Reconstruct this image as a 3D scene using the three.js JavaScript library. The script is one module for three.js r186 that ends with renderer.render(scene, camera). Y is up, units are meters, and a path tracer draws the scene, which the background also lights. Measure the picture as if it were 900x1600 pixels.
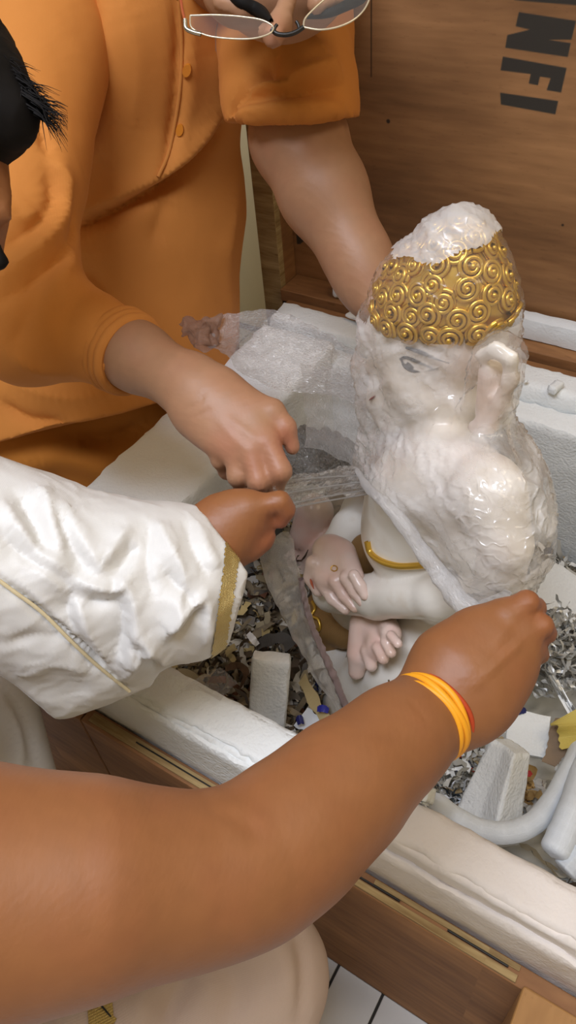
import * as THREE from 'three';
import { RoundedBoxGeometry } from 'three/addons/geometries/RoundedBoxGeometry.js';
import { mergeGeometries } from 'three/addons/utils/BufferGeometryUtils.js';
import { ImprovedNoise } from 'three/addons/math/ImprovedNoise.js';
import { RectAreaLightUniformsLib } from 'three/addons/lights/RectAreaLightUniformsLib.js';

// ---------------------------------------------------------------- camera, light, exposure
const scene = new THREE.Scene();
scene.background = new THREE.Color(0x0b0a09);
const F = 1180, EYE = [0, 1.15, 0];
const camera = new THREE.PerspectiveCamera(2 * Math.atan(800 / F) * 180 / Math.PI, 900 / 1600, 0.02, 20);
const CR = [0.846, -0.077, -0.528], CD = [0.332, -0.699, 0.633], CF = [-0.418, -0.711, -0.566];   // right, down, forward
camera.position.set(...EYE);
camera.up.set(-CD[0], -CD[1], -CD[2]);
camera.lookAt(EYE[0] + CF[0], EYE[1] + CF[1], EYE[2] + CF[2]);
scene.add(camera);
const renderer = new THREE.WebGLRenderer({ antialias: true });
renderer.toneMapping = THREE.LinearToneMapping;
renderer.toneMappingExposure = 0.75;
renderer.shadowMap.enabled = true;
RectAreaLightUniformsLib.init();
const LAMPS = [   // x, z, width, depth, colour, intensity : ceiling panels
  [-0.35, 0.28, 1.2, 0.5, 0xeaf0ff, 29],
  [0.75, -0.6, 0.9, 0.5, 0xffe9c8, 7],
];
const CEIL = 2.5;

// ---------------------------------------------------------------- helpers
const V = (x, y, z) => new THREE.Vector3(x, y, z);
let seed = 7;
const rnd = () => { seed = (seed * 1664525 + 1013904223) >>> 0; return seed / 4294967296; };
const rr = (a, b) => a + (b - a) * rnd();
const noise = new ImprovedNoise();
const N3 = (x, y, z) => noise.noise(x, y, z);
const fbm = (x, y, z, o = 4) => { let s = 0, a = 0.5; for (let i = 0; i < o; i++) { s += a * noise.noise(x, y, z); x *= 2.03; y *= 2.03; z *= 2.03; a *= 0.5; } return s; };
// authoring: a point of the photograph turned into a place in the room, at a depth or on a plane
const ray = (x, y) => { const a = (x - 450) / F, b = (y - 800) / F; return [0, 1, 2].map(i => CR[i] * a + CD[i] * b + CF[i]); };
const P = (x, y, d) => { const r = ray(x, y); return V(EYE[0] + r[0] * d, EYE[1] + r[1] * d, EYE[2] + r[2] * d); };
const PZ = (x, y, z) => { const r = ray(x, y); return P(x, y, (z - EYE[2]) / r[2]); };
const PY = (x, y, h) => { const r = ray(x, y); return P(x, y, (h - EYE[1]) / r[1]); };
const depthOf = p => (p.x - EYE[0]) * CF[0] + (p.y - EYE[1]) * CF[1] + (p.z - EYE[2]) * CF[2];
const pixel = (x, y, z) => { const q = [x - EYE[0], y - EYE[1], z - EYE[2]], dot = a => q[0] * a[0] + q[1] * a[1] + q[2] * a[2]; const d = dot(CF); return [450 + F * dot(CR) / d, 800 + F * dot(CD) / d, d]; };
const J = (x, y, d, r) => ({ p: P(x, y, d), r: r * d / F });                 // joint: place and radius
const JZ = (x, y, z, r) => { const p = PZ(x, y, z); return { p, r: r * depthOf(p) / F }; };
const JW = (x, y, z, r) => ({ p: V(x, y, z), r });
const cap = (a, b, o = {}) => ({ a: a.p, b: b.p, ra: a.r, rb: b.r, n: o.n, s: o.s || 1 });
const chain = (js, o) => js.slice(1).map((j, i) => cap(js[i], j, o));

const names = new Map();
function numbered(n) { const k = names.get(n) || 0; names.set(n, k + 1); return k ? `${n}_${String(k).padStart(3, '0')}` : n; }
function tag(o, label, category, group, kind) { const u = {}; if (label) u.label = label; if (category) u.category = category; if (group) u.group = group; if (kind) u.kind = kind; o.userData = u; return o; }
function thing(name, label, category, group) { const o = new THREE.Group(); o.name = numbered(name); scene.add(o); return tag(o, label, category, group); }
function mesh(name, geo, mat, parent, label) {
  const m = new THREE.Mesh(geo, mat); m.name = parent ? name : numbered(name); m.castShadow = m.receiveShadow = true;
  (parent || scene).add(m); if (label) m.userData.label = label; return m;
}
function box(w, h, d, x, y, z, r = 0.002) { const g = r ? new RoundedBoxGeometry(w, h, d, 1, Math.min(r, w / 2.1, h / 2.1, d / 2.1)) : new THREE.BoxGeometry(w, h, d); g.translate(x, y, z); return g; }
const bx = (x0, x1, y0, y1, z0, z1, r) => box(x1 - x0, y1 - y0, z1 - z0, (x0 + x1) / 2, (y0 + y1) / 2, (z0 + z1) / 2, r);

// ---- solid bodies: rounded bones joined smoothly and meshed with surface nets
const smin = (a, b, k) => { const h = Math.max(k - Math.abs(a - b), 0) / k; return Math.min(a, b) - h * h * k * 0.25; };
function capD(c, x, y, z) {
  let px = x - c.a.x, py = y - c.a.y, pz = z - c.a.z, bx = c.b.x - c.a.x, by = c.b.y - c.a.y, bz = c.b.z - c.a.z;
  if (c.s !== 1) {
    const n = c.n, e = 1 / c.s - 1, pn = (px * n.x + py * n.y + pz * n.z) * e, bn = (bx * n.x + by * n.y + bz * n.z) * e;
    px += n.x * pn; py += n.y * pn; pz += n.z * pn; bx += n.x * bn; by += n.y * bn; bz += n.z * bn;
  }
  const bb = bx * bx + by * by + bz * bz;
  let t = bb > 1e-12 ? (px * bx + py * by + pz * bz) / bb : 0; t = t < 0 ? 0 : t > 1 ? 1 : t;
  const dx = px - bx * t, dy = py - by * t, dz = pz - bz * t;
  const d = Math.sqrt(dx * dx + dy * dy + dz * dz) - (c.ra + (c.rb - c.ra) * t);
  return c.s < 1 ? d * (d > 0 ? 1 : c.s) * 1 : d;
}
// groups: [{k, caps}], join k0; cuts: functions intersected; bump: function added
function sdfMesh(groups, cell, o = {}) {
  const k0 = o.k ?? 0.004, lo = [1e9, 1e9, 1e9], hi = [-1e9, -1e9, -1e9], all = [];
  groups.forEach((g, gi) => g.caps.forEach(c => {
    all.push({ c, gi });
    for (const [p, r] of [[c.a, c.ra], [c.b, c.rb]]) ['x', 'y', 'z'].forEach((ax, i) => { lo[i] = Math.min(lo[i], p[ax] - r); hi[i] = Math.max(hi[i], p[ax] + r); });
  }));
  const pad = 3 * cell + (o.grow || 0) + (o.pad || 0.004);
  const n = [0, 1, 2].map(i => { lo[i] -= pad; return Math.ceil((hi[i] + pad - lo[i]) / cell / 8) * 8 + 1; });
  const kmax = Math.max(k0, ...groups.map(g => g.k)), grow = o.grow || 0, gd = new Float64Array(groups.length);
  const evalList = (list, x, y, z) => {
    gd.fill(1e3);
    for (let i = 0; i < list.length; i++) { const { c, gi } = list[i], d = capD(c, x, y, z); gd[gi] = gd[gi] > 900 ? d : smin(gd[gi], d, groups[gi].k); }
    let v = 1e3; for (let i = 0; i < gd.length; i++) if (gd[i] < 900) v = v > 900 ? gd[i] : smin(v, gd[i], k0);
    v -= grow;
    if (o.bump) v += o.bump(x, y, z);
    if (o.cut) v = Math.max(v, o.cut(x, y, z));
    return v;
  };
  const [nx, ny, nz] = n, val = new Float32Array(nx * ny * nz).fill(1), sx = 1, sy = nx, sz = nx * ny;
  const half = 4 * cell * Math.sqrt(3), lists = new Map();
  for (let bz = 0; bz < nz - 1; bz += 8) for (let by = 0; by < ny - 1; by += 8) for (let bX = 0; bX < nx - 1; bX += 8) {
    const cx = lo[0] + (bX + 4) * cell, cy = lo[1] + (by + 4) * cell, cz = lo[2] + (bz + 4) * cell;
    let m = 1e3; const ds = all.map(e => { const d = capD(e.c, cx, cy, cz); if (d < m) m = d; return d; });
    const far = m - grow - kmax * 0.8 > half * 1.6 + (o.pad || 0.004);
    if (far) continue;
    const inside = m < -half * 2.2 - 0.01 && !o.cut;
    const list = all.filter((e, i) => ds[i] < m + 2 * half * 1.5 + kmax);
    for (let k = 0; k <= 8; k++) for (let j = 0; j <= 8; j++) for (let i = 0; i <= 8; i++) {
      const ix = bX + i, iy = by + j, iz = bz + k, at = ix + iy * sy + iz * sz;
      if (inside) { if (val[at] === 1) val[at] = -1; continue; }
      val[at] = evalList(list, lo[0] + ix * cell, lo[1] + iy * cell, lo[2] + iz * cell);
    }
    lists.set((bX >> 3) + (by >> 3) * 4096 + (bz >> 3) * 16777216, list);
  }
  const pos = [], idx = [], vid = new Int32Array(nx * ny * nz).fill(-1);
  const corner = [0, sx, sy, sx + sy, sz, sx + sz, sy + sz, sx + sy + sz], E = [[0, 1], [2, 3], [4, 5], [6, 7], [0, 2], [1, 3], [4, 6], [5, 7], [0, 4], [1, 5], [2, 6], [3, 7]];
  for (let z = 0; z < nz - 1; z++) for (let y = 0; y < ny - 1; y++) for (let x = 0; x < nx - 1; x++) {
    const at = x + y * sy + z * sz; let mask = 0;
    for (let c = 0; c < 8; c++) if (val[at + corner[c]] < 0) mask |= 1 << c;
    if (mask === 0 || mask === 255) continue;
    let px = 0, py = 0, pz = 0, cnt = 0;
    for (const [a, b] of E) {
      if (((mask >> a) & 1) === ((mask >> b) & 1)) continue;
      const va = val[at + corner[a]], vb = val[at + corner[b]], t = va / (va - vb);
      px += (a & 1) + ((b & 1) - (a & 1)) * t; py += ((a >> 1) & 1) + (((b >> 1) & 1) - ((a >> 1) & 1)) * t; pz += (a >> 2) + ((b >> 2) - (a >> 2)) * t; cnt++;
    }
    vid[at] = pos.length / 3;
    pos.push(lo[0] + (x + px / cnt) * cell, lo[1] + (y + py / cnt) * cell, lo[2] + (z + pz / cnt) * cell);
  }
  const quad = (a, b, c, d, flip) => { if (a < 0 || b < 0 || c < 0 || d < 0) return; flip ? idx.push(a, c, b, a, d, c) : idx.push(a, b, c, a, c, d); };
  for (let z = 1; z < nz - 1; z++) for (let y = 1; y < ny - 1; y++) for (let x = 1; x < nx - 1; x++) {
    const at = x + y * sy + z * sz, v0 = val[at] < 0;
    if (v0 !== (val[at + sx] < 0)) quad(vid[at - sy - sz], vid[at - sz], vid[at], vid[at - sy], !v0);
    if (v0 !== (val[at + sy] < 0)) quad(vid[at - sx - sz], vid[at - sx], vid[at], vid[at - sz], !v0);
    if (v0 !== (val[at + sz] < 0)) quad(vid[at - sx - sy], vid[at - sy], vid[at], vid[at - sx], !v0);
  }
  const g = new THREE.BufferGeometry();
  g.setAttribute('position', new THREE.Float32BufferAttribute(pos, 3)); g.setIndex(idx); g.computeVertexNormals();
  return uvs(g);
}
function uvs(g, a = [0.863, 0.0, -0.505], b = [-0.227, 0.892, -0.388]) {       // cloth and skin grain in metres, laid along two fixed directions
  const p = g.attributes.position, u = new Float32Array(p.count * 2);
  for (let i = 0; i < p.count; i++) { const x = p.getX(i), y = p.getY(i), z = p.getZ(i); u[2 * i] = x * a[0] + y * a[1] + z * a[2]; u[2 * i + 1] = x * b[0] + y * b[1] + z * b[2]; }
  g.setAttribute('uv', new THREE.BufferAttribute(u, 2)); return g;
}
function displace(g, fn) {
  const p = g.attributes.position, n = g.attributes.normal;
  for (let i = 0; i < p.count; i++) { const d = fn(p.getX(i), p.getY(i), p.getZ(i), n.getX(i), n.getY(i), n.getZ(i)); p.setXYZ(i, p.getX(i) + n.getX(i) * d, p.getY(i) + n.getY(i) * d, p.getZ(i) + n.getZ(i) * d); }
  g.computeVertexNormals(); return g;
}
function picker(g) {                                                 // where a point of the photograph falls on a surface
  const p = g.attributes.position, q = []; for (let i = 0; i < p.count; i++) q.push(pixel(p.getX(i), p.getY(i), p.getZ(i)));
  return (x, y, rad = 7) => {
    let best = -1, bd = 1e9, near = -1, nd = 1e9;
    for (let i = 0; i < q.length; i++) { const e = (q[i][0] - x) ** 2 + (q[i][1] - y) ** 2; if (e < rad * rad && q[i][2] < bd) { bd = q[i][2]; best = i; } if (e < nd) { nd = e; near = i; } }
    if (best < 0) best = near;
    const hit = P(x, y, q[best][2]); hit.n = V(g.attributes.normal.getX(best), g.attributes.normal.getY(best), g.attributes.normal.getZ(best)); return hit;
  };
}
// folds: [[points of the photo], height, width] pushes ridges out of a cloth (or grooves into it)
function folds(g, list, sharp = 0) {
  const pick = picker(g), p = g.attributes.position, n = g.attributes.normal, add = new Float32Array(p.count);
  for (const [pts, amp, w] of list) {
    const q = pts.map(([x, y]) => pick(x, y)), L = q.length - 1, curve = new THREE.CatmullRomCurve3(q), m = Math.max(12, L * 8), s = curve.getPoints(m);
    const bb = new THREE.Box3().setFromPoints(s).expandByScalar(w * 2.6), t = V();
    for (let i = 0; i < p.count; i++) {
      t.fromBufferAttribute(p, i); if (!bb.containsPoint(t)) continue;
      let d = 1e9, at = 0; for (let k = 0; k <= m; k++) { const e = s[k].distanceToSquared(t); if (e < d) { d = e; at = k; } }
      const u = at / m, end = Math.min(1, Math.sqrt(Math.max(0, Math.sin(Math.PI * (0.04 + 0.92 * u)))) * 1.15);
      add[i] += amp * (sharp ? Math.exp(-(Math.sqrt(d + sharp * sharp) - sharp) / (w * 0.8)) : Math.exp(-d / (w * w))) * end;
    }
  }
  for (let i = 0; i < p.count; i++) p.setXYZ(i, p.getX(i) + n.getX(i) * add[i], p.getY(i) + n.getY(i) * add[i], p.getZ(i) + n.getZ(i) * add[i]);
  g.computeVertexNormals(); return g;
}
function pieceOf(g, keep, off = 0.0012) {                            // the part of a cloth that a trim covers, a little proud
  const p = g.attributes.position, n = g.attributes.normal, u = g.attributes.uv, ix = g.index.array, map = new Map(), pos = [], nor = [], uv = [], out = [];
  const get = i => { if (!map.has(i)) { map.set(i, pos.length / 3); pos.push(p.getX(i) + n.getX(i) * off, p.getY(i) + n.getY(i) * off, p.getZ(i) + n.getZ(i) * off); nor.push(n.getX(i), n.getY(i), n.getZ(i)); uv.push(u.getX(i), u.getY(i)); } return map.get(i); };
  for (let i = 0; i < ix.length; i += 3) { const c = [0, 1, 2].map(k => (p.getX(ix[i]) + p.getX(ix[i + 1]) + p.getX(ix[i + 2])) / 3); c[1] = (p.getY(ix[i]) + p.getY(ix[i + 1]) + p.getY(ix[i + 2])) / 3; c[2] = (p.getZ(ix[i]) + p.getZ(ix[i + 1]) + p.getZ(ix[i + 2])) / 3; if (keep(c[0], c[1], c[2])) out.push(get(ix[i]), get(ix[i + 1]), get(ix[i + 2])); }
  const h = new THREE.BufferGeometry(); h.setAttribute('position', new THREE.Float32BufferAttribute(pos, 3)); h.setAttribute('normal', new THREE.Float32BufferAttribute(nor, 3)); h.setAttribute('uv', new THREE.Float32BufferAttribute(uv, 2)); h.setIndex(out); return h;
}
function paint(g, fn) {
  const p = g.attributes.position, c = new Float32Array(p.count * 3), t = new THREE.Color();
  for (let i = 0; i < p.count; i++) { fn(p.getX(i), p.getY(i), p.getZ(i), t); c[3 * i] = t.r; c[3 * i + 1] = t.g; c[3 * i + 2] = t.b; }
  g.setAttribute('color', new THREE.BufferAttribute(c, 3)); return g;
}
const planeThrough = (a, b, c, inside) => { const n = b.clone().sub(a).cross(c.clone().sub(a)).normalize(); let d = n.dot(a); const s = n.dot(inside) - d > 0 ? -1 : 1; return (x, y, z) => s * (n.x * x + n.y * y + n.z * z - d); };
function tube(pts, r, seg = 40, rad = 10, rf) {
  const c = new THREE.CatmullRomCurve3(pts), g = new THREE.TubeGeometry(c, seg, 1, rad, false), p = g.attributes.position, n = g.attributes.normal;
  for (let i = 0; i < p.count; i++) { const u = Math.floor(i / (rad + 1)) / seg, R = rf ? rf(u, (i % (rad + 1)) / rad) * r : r; p.setXYZ(i, p.getX(i) + n.getX(i) * (R - 1), p.getY(i) + n.getY(i) * (R - 1), p.getZ(i) + n.getZ(i) * (R - 1)); }
  if (rf) g.computeVertexNormals(); return g;
}
// a sheet stretched between two edges
function sheet(e0, e1, nu, nv, disp) {
  const a = new THREE.CatmullRomCurve3(e0), b = new THREE.CatmullRomCurve3(e1), pos = [], uv = [], idx = [];
  for (let j = 0; j <= nv; j++) for (let i = 0; i <= nu; i++) {
    const p = a.getPoint(i / nu).lerp(b.getPoint(i / nu), j / nv); if (disp) p.add(disp(i / nu, j / nv, p)); pos.push(p.x, p.y, p.z); uv.push(i / nu, j / nv);
    if (i < nu && j < nv) { const k = j * (nu + 1) + i; idx.push(k, k + 1, k + nu + 2, k, k + nu + 2, k + nu + 1); }
  }
  const g = new THREE.BufferGeometry(); g.setAttribute('position', new THREE.Float32BufferAttribute(pos, 3)); g.setAttribute('uv', new THREE.Float32BufferAttribute(uv, 2)); g.setIndex(idx); g.computeVertexNormals(); return g;
}
function strip(geos) { return mergeGeometries(geos.map(g => { const h = g.index ? g.toNonIndexed() : g; for (const k of Object.keys(h.attributes)) if (!['position', 'normal', 'uv'].includes(k)) h.deleteAttribute(k); return h; })); }

// ---------------------------------------------------------------- textures and materials
function tex(w, h, fn, srgb, rx = 1, ry = 1) {
  const d = new Uint8Array(w * h * 4), o = [0, 0, 0];
  for (let y = 0; y < h; y++) for (let x = 0; x < w; x++) { fn(x / w, y / h, o); const k = 4 * (y * w + x); for (let i = 0; i < 3; i++) d[k + i] = Math.max(0, Math.min(255, o[i])); d[k + 3] = 255; }
  const t = new THREE.DataTexture(d, w, h); t.magFilter = THREE.LinearFilter; t.wrapS = t.wrapT = THREE.RepeatWrapping; t.repeat.set(rx, ry); if (srgb) t.colorSpace = THREE.SRGBColorSpace; t.needsUpdate = true; return t;
}
const tile = (u, v, f, o = 4) => { u -= Math.floor(u); v -= Math.floor(v); const n = (x, y) => fbm(x * f / 3 + 5, y * f / 3 + 9, f * 0.37, o), s = t => t < 0.8 ? 0 : (t - 0.8) / 0.2, a = s(u), c = s(v); return (1 - a) * (1 - c) * n(u, v) + a * (1 - c) * n(u - 1, v) + (1 - a) * c * n(u, v - 1) + a * c * n(u - 1, v - 1); };
const foamBump = tex(256, 256, (u, v, o) => { o[0] = o[1] = o[2] = 128 + 150 * tile(u, v, 60, 3) + 70 * tile(u, v, 9, 2); }, false, 12, 12);
const skinBump = tex(256, 256, (u, v, o) => { o[0] = o[1] = o[2] = 128 + 120 * tile(u, v, 70, 3); }, false, 14, 14);
const weave = tex(256, 256, (u, v, o) => { o[0] = o[1] = o[2] = 128 + 45 * Math.sin(u * 6.283 * 64) + 45 * Math.sin(v * 6.283 * 64) + 60 * tile(u, v, 24, 3); }, false, 14, 14);
const crinkle = tex(512, 512, (u, v, o) => { const a = tile(u, v, 16, 2), b = tile(u + 0.31 + 0.03 * a, v + 0.17, 26, 2), c = tile(v + 0.6, u + 0.03 * a, 44, 2); o[0] = o[1] = o[2] = 60 + 105 * Math.max(0, 1 - Math.abs(b) * 8) + 65 * Math.max(0, 1 - Math.abs(c) * 9) + 90 * a; }, false, 5, 5);
const woodMap = (base, dark, sx, sy) => tex(512, 512, (u, v, o) => {
  const g = fbm(u * sx, v * sy, 2.5, 4), f = fbm(u * sx * 7, v * sy * 7, 8, 3), k = 0.5 + 0.9 * g + 0.45 * f, s = N3(u * 90 * sx / sy, v * 90, 3) > 0.55 ? 0.25 : 0;
  for (let i = 0; i < 3; i++) o[i] = dark[i] + (base[i] - dark[i]) * Math.max(0, Math.min(1.3, k - s));
}, true);
const M = {};
const std = o => new THREE.MeshPhysicalMaterial(o);
M.foam = std({ color: 0xe6e8e6, roughness: 0.85, bumpMap: foamBump, bumpScale: 0.0015 });
M.foamPink = std({ color: 0xded5cc, roughness: 0.85, bumpMap: foamBump, bumpScale: 0.0008 });
M.foamRod = std({ color: 0xe4e9ec, roughness: 0.55, bumpMap: foamBump, bumpScale: 0.0008 });
M.ply = std({ map: woodMap([168, 120, 74], [108, 70, 38], 2, 9), roughness: 0.7 });
M.plyEnd = std({ map: woodMap([196, 172, 122], [120, 92, 52], 3, 40), roughness: 0.8 });
M.batten = std({ map: woodMap([186, 140, 84], [140, 98, 52], 9, 2), roughness: 0.7 });
M.wall = std({ color: 0xd8cba6, roughness: 0.9 });
M.white = std({ color: 0xdedbd2, roughness: 0.9 });
M.tile = std({ color: 0xdcdad6, roughness: 0.25, bumpMap: foamBump, bumpScale: 0.0002 });
M.tile2 = std({ color: 0xd3d0cb, roughness: 0.3, bumpMap: foamBump, bumpScale: 0.0002 });
M.grout = std({ color: 0x3a3733, roughness: 0.95 });
M.skinFair = std({ vertexColors: true, color: 0xffffff, roughness: 0.5, bumpMap: skinBump, bumpScale: 0.00018, sheen: 0.15, sheenRoughness: 0.5 });
M.skinDark = M.skinFair;
M.orange = std({ color: 0xcd8339, roughness: 0.85, bumpMap: weave, bumpScale: 0.00012, sheen: 0.15, sheenColor: new THREE.Color(0xffb060), sheenRoughness: 0.6 });
M.orangeDeep = std({ color: 0xb87426, roughness: 0.85, bumpMap: weave, bumpScale: 0.00012 });
M.button = std({ color: 0xc87a24, roughness: 0.35 });
M.satin = std({ color: 0xdbd9d4, roughness: 0.5, bumpMap: weave, bumpScale: 0.0001, sheen: 0.5, sheenColor: new THREE.Color(0xffffff), sheenRoughness: 0.35 });
M.dhoti = std({ color: 0xc9b3a6, roughness: 0.75, bumpMap: weave, bumpScale: 0.0003 });
M.goldThread = std({ color: 0xcdb372, metalness: 0.75, roughness: 0.38, bumpMap: weave, bumpScale: 0.0015 });
M.hair = std({ color: 0x0d0907, roughness: 0.75, specularIntensity: 0.4 });
M.marble = std({ vertexColors: true, color: 0xffffff, roughness: 0.3, clearcoat: 0.25, clearcoatRoughness: 0.25 });
M.gold = std({ color: 0xd9b04a, metalness: 0.75, roughness: 0.34 });
M.goldBrown = std({ color: 0x94703e, metalness: 0.15, roughness: 0.6, bumpMap: weave, bumpScale: 0.001 });
M.ink = std({ color: 0x14110f, roughness: 0.6 });
M.red = std({ color: 0x8f2a18, roughness: 0.5 });
const haze = tex(256, 256, (u, v, o) => { o[0] = o[1] = o[2] = 205 + 210 * tile(u, v, 22, 4); }, false, 4, 4);
M.filmy = std({ color: 0xfbf8f5, roughness: 0.17, transmission: 0.92, transmissionMap: haze, thickness: 0, ior: 1.5, bumpMap: crinkle, bumpScale: 0.0024, side: THREE.DoubleSide });
M.filmFace = std({ color: 0xfdfaf8, roughness: 0.15, transmission: 0.97, transmissionMap: haze, thickness: 0, ior: 1.45, bumpMap: crinkle, bumpScale: 0.0008, side: THREE.DoubleSide });
M.filmTaut = std({ color: 0xffffff, roughness: 0.16, transmission: 0.95, thickness: 0, ior: 1.35, bumpMap: crinkle, bumpScale: 0.0012, side: THREE.DoubleSide });
M.filmClear = std({ color: 0xf6f3ef, roughness: 0.18, transmission: 0.74, thickness: 0, ior: 1.5, bumpMap: crinkle, bumpScale: 0.002, side: THREE.DoubleSide });
M.filmDense = std({ color: 0xfbf9f7, roughness: 0.3, transmission: 0.56, thickness: 0, ior: 1.5, bumpMap: crinkle, bumpScale: 0.001, side: THREE.DoubleSide });
M.lens = std({ color: 0xffffff, roughness: 0.03, transmission: 0.96, thickness: 0, ior: 1.5 });
M.metal = std({ color: 0xb9b3a6, metalness: 0.95, roughness: 0.25 });
M.black = std({ color: 0x17130f, roughness: 0.4 });
M.silver = std({ color: 0xc2c2be, metalness: 0.4, roughness: 0.38, side: THREE.DoubleSide });
M.paper = std({ vertexColors: true, color: 0xffffff, roughness: 0.75, side: THREE.DoubleSide });
const flat = (c, o = {}) => std({ color: c, roughness: 0.75, side: THREE.DoubleSide, ...o });

// ---------------------------------------------------------------- the room
const ROOM = { x0: -2.3, x1: 1.9, z0: -1.5, z1: 1.9 };
function struct(name, geo, mat) { const m = mesh(name, geo, mat); m.userData.kind = 'structure'; return m; }
struct('wall_back', bx(ROOM.x0 - 0.1, ROOM.x1 + 0.1, 0, CEIL, ROOM.z0 - 0.1, ROOM.z0, 0), M.wall);
struct('wall_front', bx(ROOM.x0 - 0.1, ROOM.x1 + 0.1, 0, CEIL, ROOM.z1, ROOM.z1 + 0.1, 0), M.wall);
struct('wall_left', bx(ROOM.x0 - 0.1, ROOM.x0, 0, CEIL, ROOM.z0, ROOM.z1, 0), M.wall);
struct('wall_right', bx(ROOM.x1, ROOM.x1 + 0.1, 0, CEIL, ROOM.z0, ROOM.z1, 0), M.wall);
struct('ceiling', bx(ROOM.x0 - 0.1, ROOM.x1 + 0.1, CEIL, CEIL + 0.1, ROOM.z0 - 0.1, ROOM.z1 + 0.1, 0), M.white);
{
  const fl = new THREE.Group(); fl.name = 'floor'; fl.userData.kind = 'structure'; scene.add(fl);
  mesh('grout_bed', bx(ROOM.x0 - 0.1, ROOM.x1 + 0.1, -0.1, -0.0015, ROOM.z0 - 0.1, ROOM.z1 + 0.1, 0), M.grout, fl);
  const TW = 0.0655, TD = 0.125, small = new RoundedBoxGeometry(TW - 0.0035, 0.01, TD - 0.0035, 1, 0.0012);
  let n = 0;
  for (let r = -1; r < 3; r++) for (let c = -7; c < 6; c++) {          // the tiles that the photograph shows, and those next to them
    const x = -0.128 + (c + 0.5 + (r % 2 ? 0 : 0.0)) * TW + (r === -1 ? 0.0 : 0.0) + (Math.abs(r) % 2 ? 0.0 : 0.03), z = -0.227 + (r + 0.5) * TD;
    const t = mesh(n ? `floor_tile_${String(n).padStart(3, '0')}` : 'floor_tile', small, (n * 7) % 3 ? M.tile : M.tile2, fl); n++;
    t.position.set(x, -0.005 + rr(-0.0003, 0.0003), z);
  }
  const rest = [], plain = new THREE.BoxGeometry(TW - 0.0035, 0.01, TD - 0.0035);
  for (let r = -10; r < 17; r++) for (let c = -34; c < 32; c++) { if (r >= -1 && r < 3 && c >= -7 && c < 6) continue; const g = plain.clone(); g.translate(-0.128 + (c + 0.5) * TW + (Math.abs(r) % 2 ? 0 : 0.03), -0.005, -0.227 + (r + 0.5) * TD); rest.push(g); }
  mesh('floor_tiling', mergeGeometries(rest), M.tile, fl).userData.kind = 'stuff';
}
LAMPS.forEach(([x, z, w, d, c, I], i) => {
  const t = thing('ceiling_light', i ? 'warm ceiling light panel over the far end of the crate' : 'cool white ceiling light panel above the kneeling helper', 'lamp');
  t.position.set(x, CEIL - 0.03, z);
  mesh('frame', box(w + 0.05, 0.05, d + 0.05, 0, 0.005, 0, 0.004), M.white, t);
  mesh('diffuser', box(w, 0.006, d, 0, -0.022, 0, 0), new THREE.MeshStandardMaterial({ color: 0xffffff, emissive: c, emissiveIntensity: 1.2, roughness: 0.6 }), t);
  const L = new THREE.RectAreaLight(c, I, w, d); L.position.set(x, CEIL - 0.065, z); L.lookAt(x, 0, z); scene.add(L);
});

// ---------------------------------------------------------------- crate, lid, foam box
function plyBoard(parent, x0, x1, y0, y1, z0, z1, edge = 'y', name = 'panel') {
  const g = bx(x0, x1, y0, y1, z0, z1, 0.0015); uvScale(g, [x0, y0, z0], x1 - x0, y1 - y0, z1 - z0); return mesh(name, g, M.ply, parent);
}
function uvScale(g) {                                                // wood grain in metres, along the longer way of each face
  const p = g.attributes.position, n = g.attributes.normal, u = g.attributes.uv;
  for (let i = 0; i < p.count; i++) { const ax = Math.abs(n.getX(i)), ay = Math.abs(n.getY(i)), az = Math.abs(n.getZ(i)); const [a, b] = ay > ax && ay > az ? [p.getX(i), p.getZ(i)] : az > ax ? [p.getX(i), p.getY(i)] : [p.getZ(i), p.getY(i)]; u.setXY(i, a * 1.6, b * 1.6); }
  return g;
}
{
  const t = thing('wooden_crate', 'open plywood packing crate on the tiled floor holding the foam box', 'crate');
  plyBoard(t, -0.51, 0.33, 0.0, 0.345, -0.244, -0.225, 'y', 'front_panel');
  plyBoard(t, -0.735, -0.512, 0.0, 0.345, -0.2435, -0.2245, 'y', 'front_panel');
  plyBoard(t, -0.735, -0.719, 0.0, 0.345, -1.06, -0.246, 'y', 'side_panel');
  plyBoard(t, 0.36, 0.38, 0.0, 0.345, -1.06, -0.246, 'y', 'side_panel');
  plyBoard(t, -0.735, 0.358, 0.0, 0.41, -1.072, -1.055, 'y', 'back_panel');
  plyBoard(t, -0.718, 0.358, 0.0, 0.018, -1.054, -0.246, 'y', 'bottom_panel');
  // split layers of the plywood edge along the front rim
  for (const [x0, x1, z0, z1, y] of [[-0.5, -0.2, -0.2405, -0.2285, 0.3472], [-0.19, 0.03, -0.2335, -0.2265, 0.3478], [-0.12, 0.03, -0.2425, -0.2372, 0.3466]]) mesh('rim_layer', uvScale(bx(x0, x1, 0.344, y, z0, z1, 0.0006)), M.plyEnd, t, 'pale plywood edge layer');
  for (const [x0, x1] of [[-0.43, -0.30], [-0.185, -0.09], [-0.04, 0.02]]) mesh('split', bx(x0, x1, 0.3452, 0.3485, -0.2364, -0.2348, 0.0004), M.black, t, 'dark split in the plywood edge');
  mesh('corner_batten', uvScale(bx(0.036, 0.115, 0.0, 0.366, -0.2242, -0.184, 0.003)), M.batten, t, 'pale corner batten');
  mesh('corner_batten', uvScale(bx(0.3, 0.38, 0.0, 0.366, -0.2242, -0.184, 0.003)), M.batten, t, 'pale corner batten');
}
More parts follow.
